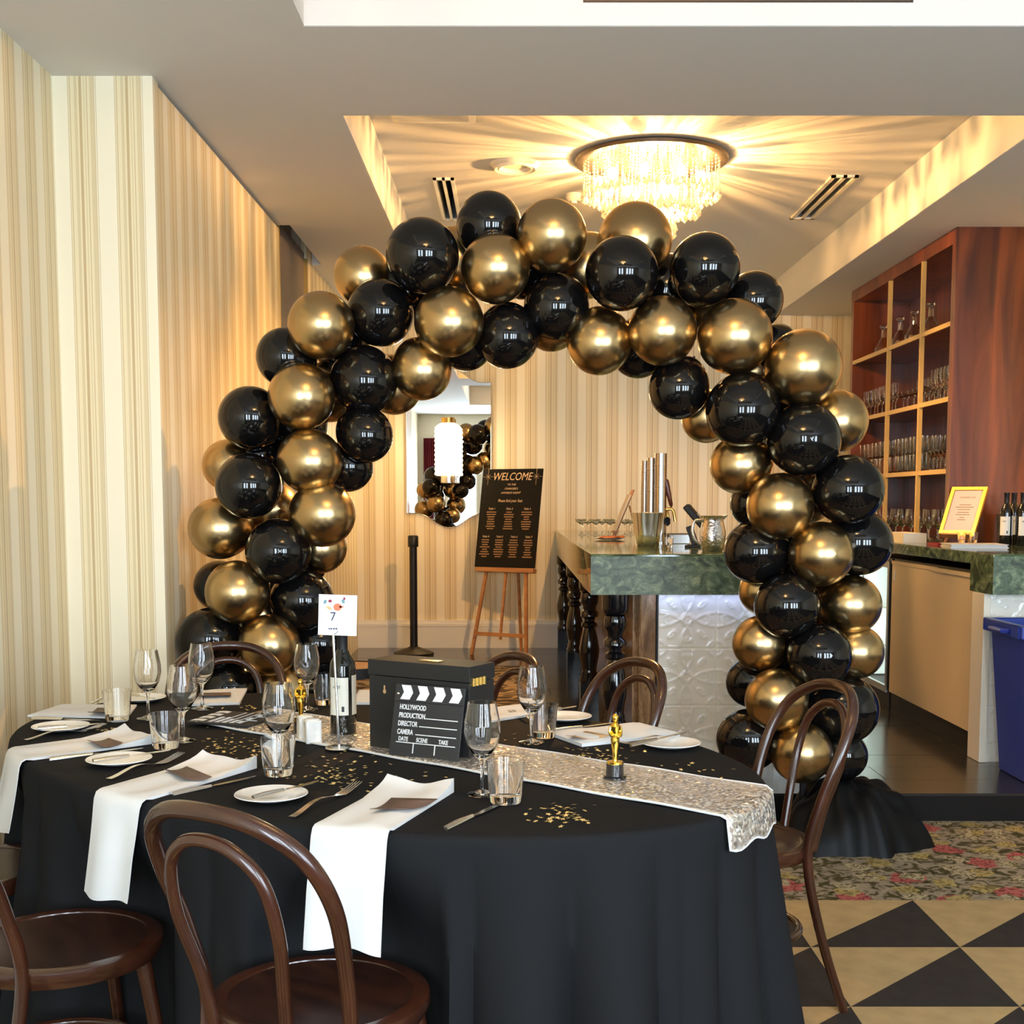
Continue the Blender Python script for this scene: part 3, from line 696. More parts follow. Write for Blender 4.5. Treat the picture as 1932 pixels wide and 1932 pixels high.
# napkins
def strip(A, B, w, hang, name, label, group, curl=.0, drape=True, wav=1.0, seed=0):
    """folded napkin from far end A to table-edge point B, then hanging down"""
    A = Vector(A); B = Vector(B); d = Vector((B.x - A.x, B.y - A.y, 0)); L = d.length; d.normalize(); nrm = Vector((-d.y, d.x, 0))
    path = []; nt_ = 16; tB = ell_t(B); rad = ell_n(tB); tan = Vector((-rad.y, rad.x, 0))
    if tan.dot(nrm) < 0: tan = -tan
    for k in range(nt_ + 1):
        t = k / nt_; path.append((A + d * (L * t), TZ + .006 + .010 * max(0, 1 - t * 7) ** 2 * curl, None))
    if drape:
        path[-1] = (B - d * .02, TZ + .0065, None)
        for of, z in ((-.002, TZ + .005), (.008, TZ), (.014, TZ - .012)): path.append((B, z, of))
        for k in range(1, 13): path.append((B, TZ - .012 - hang * k / 12, .015 + .030 * (k / 12) ** 1.2))
    nw = 14; top = []; bot = []; th = .006; m = len(path)
    for j, (P, z, of) in enumerate(path):
        for k in range(nw + 1):
            s = k / nw - .5; edge = 1 - (2 * abs(s)) ** 6
            if of is None:
                q = P + nrm * (w * s); zz = z + .003 * wav * math.sin(s * 9 + seed + j * .12) * edge + (.016 * curl * (2 * abs(s)) ** 2.5 * max(0, 1 - j / 6) if j < 6 else 0)
                blend = max(0, (j - nt_ + 5) / 6.0)
                if drape and blend > 0: q = q.lerp(B - d * ((1 - j / nt_) * L) + tan * (w * s) - d * .02, min(1, blend) * .8)
                top.append(Vector((q.x, q.y, zz + th * .5 * (.35 + .65 * edge)))); bot.append(Vector((q.x, q.y, TZ + .0012)))
            else:
                q = ell(ell_t(B + tan * (w * s)), of); hd = min(1, max(0, (TZ - z) / .12))
                q = q + rad * (.007 * wav * (1 + math.sin(s * 8 + seed)) * hd); zz = z - .006 * math.sin(s * 5 + seed) * (j == m - 1)
                o_ = rad * th * .5 * (.35 + .65 * edge)
                top.append(Vector((q.x, q.y, zz)) + o_ + Vector((0, 0, .002 if z > TZ - .002 else 0))); bot.append(Vector((q.x, q.y, zz)) - o_)
    W1 = nw + 1; fs = []
    NT = len(top)
    for j in range(m - 1):
        for k in range(nw):
            i = j * W1 + k; fs.append((i, i + 1, i + W1 + 1, i + W1)); fs.append((NT + i, NT + i + W1, NT + i + W1 + 1, NT + i + 1))
        for k in (0, nw):
            i = j * W1 + k; fs.append((i, i + W1, NT + i + W1, NT + i))
    for k in range(nw):
        for j in (0, m - 1): i = j * W1 + k; fs.append((i, i + 1, NT + i + 1, NT + i))
    o = MB().add(top + bot, fs).build(name, M_white_linen, None, True, 65)
    return tag(o, label, 'napkin', group)
def card(quad, m, label, group, dz=.0125, bend=.006):
    q = [Vector(TP(*p, TZ + dz)) for p in quad]; n = 8; top = []; 
    for j in range(n + 1):
        a = q[0].lerp(q[3], j / n); b = q[1].lerp(q[2], j / n)
        for v in (a, b): top.append((v.x, v.y, v.z + bend * ((2 * j / n - 1) ** 2)))
    fs = [(2 * j, 2 * j + 1, 2 * j + 3, 2 * j + 2) for j in range(n)]
    o = MB().add(top, fs).build('menu_card', m, None, True); s = o.modifiers.new('thick', 'SOLIDIFY'); s.thickness = .001
    tag(o, label, 'menu card', group)
    return o, q
def rimpoint(px, py): q = ell(ell_t(TP(px, py))); return Vector((q.x, q.y, TZ))
NG = 'white folded napkins'; CG = 'menu cards on the napkins'
def draped(fl, fr, rl, rr, hang, label, seed):
    A = (TP(*fl) + TP(*fr)) / 2; B0 = ((TP(*rl) + TP(*rr)) / 2); w = ((TP(*fl) - TP(*fr)).length * .35 + (TP(*rl) - TP(*rr)).length * .65)
    B = rimpoint(*((rl[0] + rr[0]) / 2, (rl[1] + rr[1]) / 2))
    return strip(A, B, w, hang, 'napkin', label, NG, 1.0, True, 1.0, seed)
draped((243, 1386), (286, 1404), (38, 1414), (70, 1437), .165, 'white napkin draped off the table edge nearest the striped wall', 1.0)
draped((395, 1436), (473, 1453), (220, 1486), (297, 1508), .205, 'white napkin draped off the edge behind the front chair back', 2.6)
draped((742, 1484), (846, 1498), (590, 1562), (737, 1574), .215, 'white napkin with the longest drop, hanging over the front cloth', 4.4)
def flatnap(quad, label, seed, h=.006):
    q = [TP(*p) for p in quad]; n = 10; top = []; bot = []; fs = []
    for j in range(n + 1):
        for k in range(n + 1):
            P = q[0].lerp(q[1], k / n).lerp(q[3].lerp(q[2], k / n), j / n); e = (1 - abs(2 * k / n - 1) ** 6) * (1 - abs(2 * j / n - 1) ** 6)
            top.append((P.x, P.y, TZ + .004 + h * (.4 + .6 * e) + .003 * math.sin(j * .7 + seed) * e)); bot.append((P.x, P.y, TZ + .0008))
    N1 = n + 1; NT = len(top)
    for j in range(n):
        for k in range(n): i = j * N1 + k; fs.append((i, i + 1, i + N1 + 1, i + N1)); fs.append((NT + i, NT + i + N1, NT + i + N1 + 1, NT + i + 1))
    for j in range(n):
        for k in (0, n): i = j * N1 + k; fs.append((i, i + N1, NT + i + N1, NT + i)); i = k * N1 + j; fs.append((i, i + 1, NT + i + 1, NT + i))
    return tag(MB().add(top + bot, fs).build('napkin', M_white_linen, None, True, 60), label, 'napkin', NG)
flatnap([(52, 1353), (240, 1357), (258, 1333), (118, 1332)], 'white napkin lying flat beside the striped wall', 0)
flatnap([(1036, 1388), (1098, 1410), (1283, 1389), (1205, 1369)], 'white napkin lying flat before the turned bar leg', 1, .014)
flatnap([(930, 1363), (1012, 1350), (1004, 1332), (918, 1342)], 'white napkin lying flat behind the card box', 2, .010)
flatnap([(362, 1333), (452, 1330), (466, 1303), (384, 1307)], 'white napkin lying flat before the chair at the balloons', 3, .012)
flatnap([(662, 1330), (705, 1330), (705, 1306), (678, 1306)], 'white napkin lying flat behind the wine bottle', 4, .012)
for quad, m, lb in [([(165, 1400), (192, 1412), (232, 1405), (205, 1396)], M_brown_card, 'brown menu card on the shortest draped napkin'),
                    ([(308, 1455), (352, 1474), (400, 1470), (352, 1450)], M_brown_card, 'brown menu card on the draped napkin behind the front chair'),
                    ([(698, 1531), (770, 1531), (826, 1512), (738, 1510)], M_brown_card, 'brown menu card on the longest draped napkin'),
                    ([(1068, 1391), (1098, 1396), (1150, 1391), (1104, 1383)], M_tan_card, 'tan menu card on the flat napkin near the turned bar leg'),
                    ([(165, 1347), (205, 1348), (212, 1340), (184, 1339)], M_brown_card, 'brown menu card on the flat napkin by the striped wall'),
                    ([(372, 1317), (436, 1315), (436, 1310), (376, 1311)], M_brown_card, 'brown menu card on the flat napkin before the balloons')]:
    o, q = card(quad, m, lb, CG, .016 if 'flat' in lb else .0125)
# glassware
def wine_mesh(s=1.0):
    o = [(.0005, .001), (.034, .0015), (.0345, .003), (.020, .006), (.006, .012), (.0042, .03), (.0042, .065), (.007, .078), (.020, .090), (.034, .112), (.0405, .140), (.0395, .165), (.035, .190), (.0315, .208)]
    i = [(.0303, .208), (.0338, .189), (.0383, .165), (.0393, .140), (.0328, .1135), (.019, .093), (.0005, .087)]
    return MB().lathe([(r * s, z * s) for r, z in o + i], 40).mesh('wine_glass', True, 60)
def tumbler_mesh(h=.092, rt=.0425, rb=.0345):
    return MB().lathe([(.0005, .0005), (rb - .002, .0005), (rb, .004), (rt, h), (rt - .002, h), (rb - .0015 + (rt - rb) * .2, .018), (.0005, .016)], 40).mesh('tumbler', True, 60)
ME_wine = wine_mesh(); ME_wine.materials.append(M_glass)
ME_tumb = tumbler_mesh(); ME_tumb.materials.append(M_glass)
for px, py, lb in [(280, 1357, 'wine glass behind the tumbler at the striped wall'), (346, 1399, 'wine glass behind the tumbler on the wall side of the lying clapperboard'),
                   (382, 1338, 'wine glass in front of the chair at the balloons'), (528, 1448, 'wine glass behind a tumbler, next to the salt and pepper'),
                   (580, 1340, 'wine glass behind the far trophy figure'), (910, 1500, 'wine glass standing before the leaning clapperboard and sequin runner'), (1003, 1402, 'wine glass beside the short tumbler behind the runner')]:
    p = TP(px, py); tag(inst('wine_glass', ME_wine, None, (p.x, p.y, TZ + .0005)), lb, 'wine glass', 'empty wine glasses on the table')
for px, py, lb in [(222, 1360, 'tumbler by the napkin at the striped wall'), (313, 1411, 'tumbler between the wall-side draped napkin and lying clapperboard'),
                   (525, 1462, 'tumbler next to the side plate behind the front chair'), (954, 1514, 'tumbler on the black cloth near the runner and knife tip'),
                   (1024, 1391, 'tumbler between the runner and the far side plate'), (615, 1329, 'tumbler behind the wine bottle')]:
    p = TP(px, py); tag(inst('tumbler', ME_tumb, None, (p.x, p.y, TZ + .0005)), lb, 'tumbler', 'glass tumblers on the table')
# wine bottle
def bottle_thing(loc, rz, label, group=None, word='NSST'):
    r = empty('wine_bottle', loc, rz, label, 'bottle', group)
    MB().lathe([(.001, .0), (.034, .0), (.0365, .004), (.0365, .185), (.034, .205), (.022, .225), (.0145, .242), (.0138, .285), (.0155, .287), (.0155, .297), (.001, .297)], 32).build('body', M_bottle, r)
    MB().lathe([(.0142, .235), (.0150, .245), (.0150, .286), (.0162, .288), (.0162, .299), (.001, .2995)], 24).build('capsule', M_black, r)
    def wrap(a0, a1, z0, z1, rr):
        n = 14; m = MB(); vs = []
        for k in range(n + 1): a = a0 + (a1 - a0) * k / n; vs += [(rr * math.cos(a), rr * math.sin(a), z0), (rr * math.cos(a), rr * math.sin(a), z1)]
        return m.add(vs, [(2 * k, 2 * k + 2, 2 * k + 3, 2 * k + 1) for k in range(n)])
    f = wrap(-PI / 2 - 1.05, -PI / 2 + .55, .06, .165, .0369).build('label', M_label, r)
    wrap(-PI / 2 + .85, -PI / 2 + 2.2, .06, .170, .0369).build('back_label', M_label, r)
    text(word, .011, M_black, r, (-.022, -.0372, .135), (PI / 2, 0, 0), 'LEFT', .8)
    wrap(-PI / 2 + .02, -PI / 2 + .22, .070, .085, .0372).build('barcode', M_black, r)
    return r
p = TP(648, 1386); bottle_thing((p.x, p.y, TZ), 0, 'dark wine bottle with cream label on the sequin runner', None, 'NSST')
# table number on a ring stand
p = TP(640, 1415)
tn = empty('table_number', (p.x, p.y, TZ + .006), 0, 'table number card seven on a slim steel ring stand', 'table number')
MB().lathe([(.001, .004), (.034, .003), (.036, 0), (.001, 0)], 32).build('base', M_steel, tn)
MB().tube([(0, 0, .003), (-.012, 0, .30)], .0032, 8).build('rod', M_steel, tn)
MB().tube([(-.0125 + .013 * math.sin(2 * PI * k / 24), 0, .312 - .013 * math.cos(2 * PI * k / 24)) for k in range(24)], .0014, 6, True).build('ring', M_steel, tn)
cd = MB().box(-.062, .001, .296, .038, .002, .402, Matrix.Rotation(math.radians(2), 4, 'Y')).build('card', M_paper, tn, False)
text('7', .032, M_ink, cd, (-.020, .0005, .335), (PI / 2, 0, 0)); [MB().box(x_, .0002, .312, x_ + .005, .0009, .3155).build('print_mark', M_ink, cd, False) for x_ in (-.026, -.0195, -.0125, -.006)]
M_orange = mat('orange_print', lin((238, 120, 84)), .6); M_peach = mat('peach_print', lin((240, 178, 120)), .6); M_teal = mat('teal_print', lin((110, 150, 160)), .6); M_maroon = mat('maroon_print', lin((150, 40, 70)), .6)
def dab(x, z, rx, rz, m, ang=0, n=10):
    poly = [(rx * math.cos(2 * PI * k / n), rz * math.sin(2 * PI * k / n)) for k in range(n)]
    M = Matrix.Translation((x, .0008, z)) @ Matrix.Rotation(ang, 4, 'Y') @ Matrix.Rotation(PI / 2, 4, 'X')
    MB().prism(poly, .0004, M).build('print_mark', m, cd, False)
dab(.000, .370, .011, .010, M_orange); dab(.010, .371, .006, .003, M_orange); dab(-.022, .368, .008, .004, M_peach, .5); dab(-.019, .386, .005, .004, M_maroon); dab(-.032, .384, .004, .006, M_teal, .4); dab(.015, .385, .004, .006, M_teal, -.4); dab(.018, .392, .003, .004, M_maroon)
# salt and pepper
for px, py, lb in [(590, 1401, 'white square salt shaker standing nearer the runner edge'), (577, 1394, 'white square pepper shaker tucked behind its twin')]:
    p = TP(px, py); r = empty('shaker', (p.x, p.y, TZ), .35, lb, 'shaker', 'white square shakers')
    MB().prism([(-.018, -.022), (.018, -.022), (.022, -.018), (.022, .018), (.018, .022), (-.018, .022), (-.022, .018), (-.022, -.018)], .062).build('body', M_china, r, True, 30, .003)
    MB().lathe([(.020, .062), (.017, .066), (.001, .068)], 20).build('cap', M_china, r)
# trophy figures
def trophy(px, py, z, label):
    p = TP(px, py); r = empty('trophy_figure', (p.x, p.y, z), .2, label, 'trophy', 'small golden trophy figures')
    MB().lathe([(.001, 0), (.028, 0), (.028, .004), (.0215, .006), (.0205, .030), (.021, .034), (.001, .034)], 32).build('plinth', M_black_gloss, r)
    MB().lathe([(.001, .034), (.019, .034), (.019, .039), (.001, .040)], 28).build('gold_disc', M_gold, r)
    b = MB()
    b.lathe([(.001, .039), (.0065, .040), (.0055, .050), (.0065, .064), (.0095, .080), (.0105, .090), (.0085, .100), (.0115, .114), (.0130, .122), (.008, .128), (.0040, .131), (.0040, .134)], 20)
    b.sphere((0, -.001, .142), .0085, 14, 10, (.9, 1, 1.15))
    for s in (-1, 1): b.tube(smooth_path([(s * .0108, 0, .121), (s * .0128, -.001, .108), (s * .009, -.0085, .100), (s * .001, -.0105, .102)], 4), [.0045] * 8 + [.0035] * 4 + [.003], 8)
    fo = b.build('figure', M_gold, r)
    return r
trophy(1160, 1473, TZ + .007, 'golden trophy figure on black plinth standing alone on the runner'); trophy(568, 1384, TZ + .004, 'golden trophy figure behind the salt and pepper shakers')
# black card box
pl, pr = TP(698, 1412), TP(886, 1436); d = pr - pl; W_ = d.length; ang = math.atan2(d.y, d.x)
bxr = empty('card_box', (pl.x, pl.y, TZ + .006), ang, 'black wooden card box standing on the runner in the table middle', 'box')
BH, BD = .232, .115
MB().box(0, 0, 0, W_, BD, BH - .042).build('body', M_black_wood, bxr, False, bevel=.001)
lid = MB().box(-.002, -.003, BH - .040, W_ + .002, BD + .002, BH).build('lid', M_black_wood, bxr, False, bevel=.001)
MB().box(W_ * .42, .035, BH, W_ * .62, .060, BH + .002).build('card_slot_rim', M_brass, lid, False)
for xx in (W_ * .16, W_ * .84):
    k = MB(); k.lathe([(.0001, 0), (.0055, 0)], 14, M=Matrix.Translation((xx, -.0006, .150)) @ Matrix.Rotation(PI / 2, 4, 'X')); k.box(xx - .0022, -.0012, .150, xx + .0022, -.0004, .166)
    k.build('keyhole', M_tan_card, bxr, False)
hg = MB().box(W_, .010, BH - .050, W_ + .004, .070, BH - .030)
hg.build('hinge', M_brass, bxr, False)
for k in range(4): MB().cyl((W_ + .004, .016 + k * .016, BH - .050), (W_ + .004, .016 + k * .016, BH - .030), .004, 8).build('hinge_knuckle', M_brass, bxr)
# clapperboards
def clapper(name, label, W_=.19, H_=.185):
    r = empty(name, (0, 0, 0), 0, label, 'clapperboard')
    MB().box(0, 0, 0, W_, .005, H_ * .755).build('slate', M_board, r, False, bevel=.001)
    st = MB().box(0, -.001, H_ * .755, W_, .006, H_).build('clapstick', M_board, r, False, bevel=.001)
    for k in range(4):
        x = W_ * (.085 + .235 * k); w = W_ * .135; zb, zm, zt = H_ * .785, H_ * .885, H_ * .985; s = W_ * .028
        poly = [(x, zb), (x + w, zb), (x + w + s * 1.6, zm), (x + w, zt), (x, zt), (x + s * 1.6, zm)]
        MB().prism(poly, .0006, Matrix.Translation((0, -.0012, 0)) @ Matrix.Rotation(PI / 2, 4, 'X')).build('stripe', M_print_white, st, False)
    MB().lathe([(.0001, .001), (.003, .0005), (.0035, 0)], 10, M=Matrix.Translation((W_ * .045, -.001, H_ * .86)) @ Matrix.Rotation(PI / 2, 4, 'X')).build('rivet', M_steel, st)
    for wd, z in (('HOLLYWOOD', .660), ('PRODUCTION', .545), ('DIRECTOR', .430), ('CAMERA', .315)):
        text(wd, H_ * .098, M_print_white, r, (W_ * .09, -.0006, H_ * z - .002), (PI / 2, 0, 0), 'LEFT', .66, offset=.0004)
    for wd, x in (('DATE', .12), ('SCENE', .38), ('TAKE', .70)): text(wd, H_ * .082, M_print_white, r, (W_ * x, -.0006, H_ * .212), (PI / 2, 0, 0), 'LEFT', .75, offset=.0003)
    for x0, x1, z in ((.47, .94, .535), (.40, .94, .420), (.36, .94, .305), (.09, .94, .185)): MB().box(W_ * x0, -.0012, H_ * z, W_ * x1, 0, H_ * z + .0022).build('ruled_line', M_print_white, r, False)
    for x in (.34, .65): MB().box(W_ * x, -.0012, H_ * .05, W_ * x + .0025, 0, H_ * .187).build('ruled_line', M_print_white, r, False)
    return r
pa, pb = TP(733, 1428), TP(864, 1442); d = pb - pa
c1 = clapper('clapperboard', 'black clapperboard with white print leaning on the card box', d.length, .183)
c1.location = (pa.x, pa.y, TZ + .006); c1.rotation_euler = Euler((math.radians(-13), 0, math.atan2(d.y, d.x)), 'XYZ')
pa, pb = TP(352, 1371), TP(418, 1350); d = pb - pa; ph = math.atan2(d.y, d.x); up = Vector((-math.sin(ph), math.cos(ph), 0))
c2 = clapper('clapperboard', 'black clapperboard lying flat on the cloth at the runner end', .20, .20)
lo = pa - up * .20; c2.location = (lo.x, lo.y, TZ + .0145); c2.rotation_euler = Euler((math.radians(-90), 0, ph), 'XYZ')
# scattered foil stars
st = MB(); rnd = random.Random(5)
clusters = [((440, 1408), 70, 20, 70), ((640, 1462), 75, 34, 85), ((1068, 1540), 62, 22, 60), ((1125, 1425), 75, 14, 55), ((465, 1340), 35, 6, 14), ((195, 1378), 28, 8, 12), ((700, 1480), 110, 30, 20), ((1270, 1455), 150, 22, 14), ((960, 1400), 60, 20, 8)]
for (cx, cy), sx, sy, nn in clusters:
    for _ in range(nn):
        px, py = rnd.gauss(cx, sx * .55), rnd.gauss(cy, sy * .55); P = TP(px, py)
        dl = Vector((P.x - TX, P.y - TY, 0))
        if (dl.dot(EU) / EA) ** 2 + (dl.dot(EV) / EB) ** 2 > .93: continue
        w = dl.dot(nr) - off
        zb = TZ + (.0085 if abs(w) < wv / 2 else .0012)
        s = rnd.uniform(.0045, .0078); M = Matrix.Translation((P.x, P.y, zb)) @ Euler((rnd.gauss(0, .18), rnd.gauss(0, .18), rnd.random() * 6)).to_matrix().to_4x4()
        pts = [M @ Vector(((s if k % 2 == 0 else s * .45) * math.cos(PI * k / 5), (s if k % 2 == 0 else s * .45) * math.sin(PI * k / 5), .001)) for k in range(10)]
        st.add(pts + [M @ Vector((0, 0, .0016))], [(k, (k + 1) % 10, 10) for k in range(10)])
tag(st.build('star_confetti', M_star, None, False), 'tiny gold foil stars sprinkled over the black tablecloth', 'confetti', None, 'stuff')

# ================================================================== BAR
ZT, TH = 1.15, .195
YF = 6.0                       # front line of both counters
# ---- bar run with the beer font
ct = MB().box(.375, YF, ZT - TH, 1.64, YF + .70, ZT).box(.375, YF + .70, ZT - TH, 1.15, YB - .002, ZT)
ct = tag(ct.build('bar_worktop', M_green, None, False, bevel=.004), 'polished green marble worktop with thick edge on the turned black legs', 'worktop')
MB().box(.375, YF - .006, ZT - TH + .001, 1.64, YF, ZT - .012).build('front_edge', M_green_edge, ct, False)
bar = empty('tiled_bar', (.62, 6.14, ZP), 0, 'bar front of white pressed tin tiles with brown marble end', 'bar')
MB().box(.09, .02, 0, .96, .45, ZT - TH - ZP - .002).build('carcass', M_black, bar, False)
MB().box(0, .0, 0, .085, .10, ZT - TH - ZP - .002).build('marble_pilaster', M_brown_marble, bar, False, bevel=.012)
MB().box(-.02, .10, 0, .09, 4.6, ZT - TH - ZP - .002).build('marble_side', M_brown_marble, bar, False)
TS = .283
def tin_mesh():
    n = 44; vs = []; fs = []
    def h(u, v):
        z = 0
        for cx, cy in ((0, 0), (1, 0), (0, 1), (1, 1)):
            d = math.hypot(u - cx, v - cy); z = max(z, 1.0 * math.exp(-((d - .62) / .018) ** 2))
            z = max(z, .0 if d > .2 else .8 * math.exp(-((d - .13) / .02) ** 2))
        d = math.hypot(u - .5, v - .5)
        a = math.atan2(v - .5, u - .5)
        z = max(z, 1.3 * math.exp(-((d - .075 * (1 + .25 * math.cos(6 * a))) / .022) ** 2), 1.2 * math.exp(-(d / .022) ** 2))
        for qx, qy, an in ((.24, .24, .785), (.76, .24, -.785), (.24, .76, -.785), (.76, .76, .785), (.5, .14, 0), (.5, .86, 0), (.14, .5, 1.57), (.86, .5, 1.57)):
            x, y = u - qx, v - qy; xr = x * math.cos(an) + y * math.sin(an); yr = -x * math.sin(an) + y * math.cos(an)
            e = math.hypot(xr / .075, yr / .035); z = max(z, 1.0 * math.exp(-((e - 1) / .28) ** 2), .7 * math.exp(-(e / .5) ** 2))
        ed = min(u, 1 - u, v, 1 - v); z = max(z, .9 * math.exp(-((ed - .014) / .008) ** 2))
        if ed < .006: z = -.4
        return z * .0042
    for j in range(n + 1):
        for i in range(n + 1): u, v = i / n, j / n; vs.append((u * TS, -.004 - h(u, v), v * TS))
    for j in range(n):
        for i in range(n): k = j * (n + 1) + i; fs.append((k, k + 1, k + n + 2, k + n + 1))
    m = MB().add(vs, fs); m.box(.001, -.0035, .001, TS - .001, .002, TS - .001)
    me = m.mesh('tin_tile', True, 70); me.materials.append(M_tin); return me
ME_tin = tin_mesh()
for c in range(3):
    for r in range(3): inst('tin_tile', ME_tin, bar, (.098 + c * TS, .018, ZT - TH - ZP - .003 - TS * (r + 1) + .012))
MB().box(.0, -.012, ZT - TH - ZP - .005, 0.96, -.004, ZT - TH - ZP - .001).build('led_strip', M_led, bar, False)
L = D.lights.new('bar_led', 'AREA'); L.shape = 'RECTANGLE'; L.size = .9; L.size_y = .02; L.energy = .5; L.color = (.45, .55, 1.0)
o = D.objects.new('bar_led', L); COL.objects.link(o); o.parent = bar; o.location = (.5, -.03, ZT - TH - ZP - .006); o.rotation_euler = (0, 0, 0)
# turned legs under the overhang
Hl = ZT - TH - ZP
def leg_profile(s=1.0):
    return [(.001, .17), (.056, .17), (.060, .19), (.048, .215), (.052, .225), (.044, .24), (.048, .27), (.060, .33), (.062, .38), (.050, .45), (.036, .50), (.034, .505), (.050, .515), (.050, .535), (.034, .545), (.034, .56), (.056, .575), (.056, .60), (.040, .615), (.042, .64), (.054, .66), (.056, .70), (.05, .72), (.001, .72)]
ME_turn = MB().lathe(leg_profile(), 28).mesh('turned_shaft', True, 50); ME_turn.materials.append(M_black_gloss)
ME_blk = MB().box(-.056, -.056, 0, .056, .056, .17).mesh('foot_block', False); ME_blk.materials.append(M_black_gloss)
ME_top = MB().lathe([(.001, .72), (.045, .72), (.064, .74), (.066, .76), (.066, Hl), (.001, Hl)], 28).mesh('head_block', True, 50); ME_top.materials.append(M_black_gloss)
for (x, y, lb) in ((.505, 6.14, 'thick turned black leg under the worktop corner, in front of brown marble'), (.475, 7.70, 'turned black leg under the bar, next behind the corner leg'),
                   (.462, 9.25, 'turned black leg under the bar, second from the back wall'), (.45, 10.85, 'turned black leg under the bar, against the back wall')):
    r = empty('turned_leg', (x, y, ZP), 0, lb, 'bar leg', 'turned legs of the bar')
    inst('foot_block', ME_blk, r); inst('turned_shaft', ME_turn, r); inst('head_block', ME_top, r)
# ---- things on the bar run
def BP(px, py, z=ZT): return onz(px, py, z)
# beer font
p = Vector((1.02, 8.05, ZT)); p = ony(1238, 1040, 7.6); p.z = ZT
ft = empty('beer_font', (p.x, p.y, ZT), 0, 'steel three-column beer font with wooden tap handles on the bar', 'beer tap')
for dx, dy, rr, h in ((-.062, .10, .022, .495), (-.030, .05, .024, .51), (.022, 0, .036, .535)):
    cpl = MB().lathe([(.001, 0), (rr * 1.35, 0), (rr * 1.35, .01), (rr, .014), (rr, h), (.001, h)], 28).build('column', M_brushed, ft); cpl.location = (dx, dy, 0)
    for z in (h - .07, h - .20): MB().lathe([(rr, z), (rr + .003, z + .002), (rr + .003, z + .006), (rr, z + .008)], 28).build('band', M_steel, cpl)
for k, (dx, dy) in enumerate(((.055, .04), (.088, -.01))):
    tp = MB().tube([(0, 0, .20), (dx, dy, .205), (dx + .012, dy - .005, .19), (dx + .022, dy - .005, .13)], .010, 10).build('tap_spout', M_brass, ft)
    MB().lathe([(.004, 0), (.012, .015), (.014, .06), (.018, .13), (.016, .165), (.001, .175)], 14, M=Matrix.Translation((dx, dy, .215)) @ Matrix.Rotation(-.22, 4, 'Y')).build('tap_handle', M_tap_wood, ft)
MB().prism([(.020 * math.cos(2 * PI * k / 6 + .5), .030 * math.sin(2 * PI * k / 6 + .5)) for k in range(6)], .004, Matrix.Translation((.062, -.03, .13)) @ Matrix.Rotation(PI / 2, 4, 'X')).build('badge', M_black_gloss, ft, False)
dt = empty('drip_tray', tuple(ony(1275, 1038, 7.55)[:2]) + (ZT,), 0, 'steel drip tray under the beer font spouts', 'drip tray')
MB().box(-.05, -.10, 0, .07, .10, .055).build('tray', M_brushed, dt, False, bevel=.003); MB().box(-.045, -.095, .055, .065, .095, .058).build('grid', M_black, dt, False)
# ice bucket
p = BP(1222, 1031)
ib = empty('ice_bucket', (p.x, p.y, ZT), 0, 'steel ice bucket with wavy sides beside the beer font', 'ice bucket')
def wavy(prof_o, n=60, amp=.06):
    vs = []; fs = []; m = len(prof_o)
    for i in range(n):
        a = 2 * PI * i / n
        for r, z in prof_o: rr = r * (1 + amp * math.sin(5 * a) * min(1, z / .05)); vs.append((rr * math.cos(a), rr * math.sin(a), z))
    for i in range(n):
        j = (i + 1) % n
        for k in range(m - 1): fs.append((i * m + k, j * m + k, j * m + k + 1, i * m + k + 1))
    return MB().add(vs, fs)
wavy([(.001, 0), (.060, 0), (.066, .01), (.072, .07), (.080, .13), (.088, .185), (.085, .185), (.070, .07), (.060, .015), (.001, .012)]).build('bowl', M_steel, ib)
MB().tube([(.0865 * (1 + .06 * math.sin(5 * 2 * PI * k / 60)) * math.cos(2 * PI * k / 60), .0865 * (1 + .06 * math.sin(5 * 2 * PI * k / 60)) * math.sin(2 * PI * k / 60), .186) for k in range(60)], .002, 6, True).build('rim', M_steel, ib)
# steel jug
p = BP(1344, 1040); p = ony(1344, 1040, 6.35)
jg = empty('steel_jug', (p.x, p.y, ZT), 0, 'hammered steel jug with handle near the edge of the bar', 'jug')
MB().lathe([(.001, 0), (.050, 0), (.056, .01), (.066, .06), (.066, .10), (.054, .145), (.052, .160), (.060, .178), (.057, .178), (.050, .160), (.001, .15)], 36).build('body', M_hammer if False else mat('hammered_steel', (.74, .70, .66), .08, metal=1, bump=.35, bscale=70), jg)
MB().tube(smooth_path([(-.052, 0, .155), (-.09, 0, .15), (-.102, 0, .11), (-.09, 0, .06), (-.062, 0, .035)], 5), .008, 10).build('handle', M_steel, jg)
MB().tube([(.05, 0, .168), (.075, 0, .182)], [.012, .003], 8).build('spout', M_steel, jg)
# card terminal on a stand
p = ony(1312, 1035, 6.9)
pt = empty('card_terminal', (p.x, p.y, ZT), -.3, 'black card payment terminal tilted on its stand', 'card terminal')
MB().box(-.05, -.06, 0, .07, .06, .014).build('foot', M_black, pt, False, bevel=.003)
MB().box(-.012, -.02, .012, .022, .02, .12, Matrix.Rotation(-.35, 4, 'Y')).build('stem', M_black, pt, False, bevel=.003)
t1 = MB().box(-.075, -.045, -.018, .10, .045, .018, Matrix.Translation((-.005, 0, .17)) @ Matrix.Rotation(.85, 4, 'Y')).build('terminal', M_black, pt, False, bevel=.008)
MB().box(.0, -.04, .018, .09, .04, .0195, Matrix.Translation((-.005, 0, .17)) @ Matrix.Rotation(.85, 4, 'Y')).build('screen', M_black_gloss, t1, False)
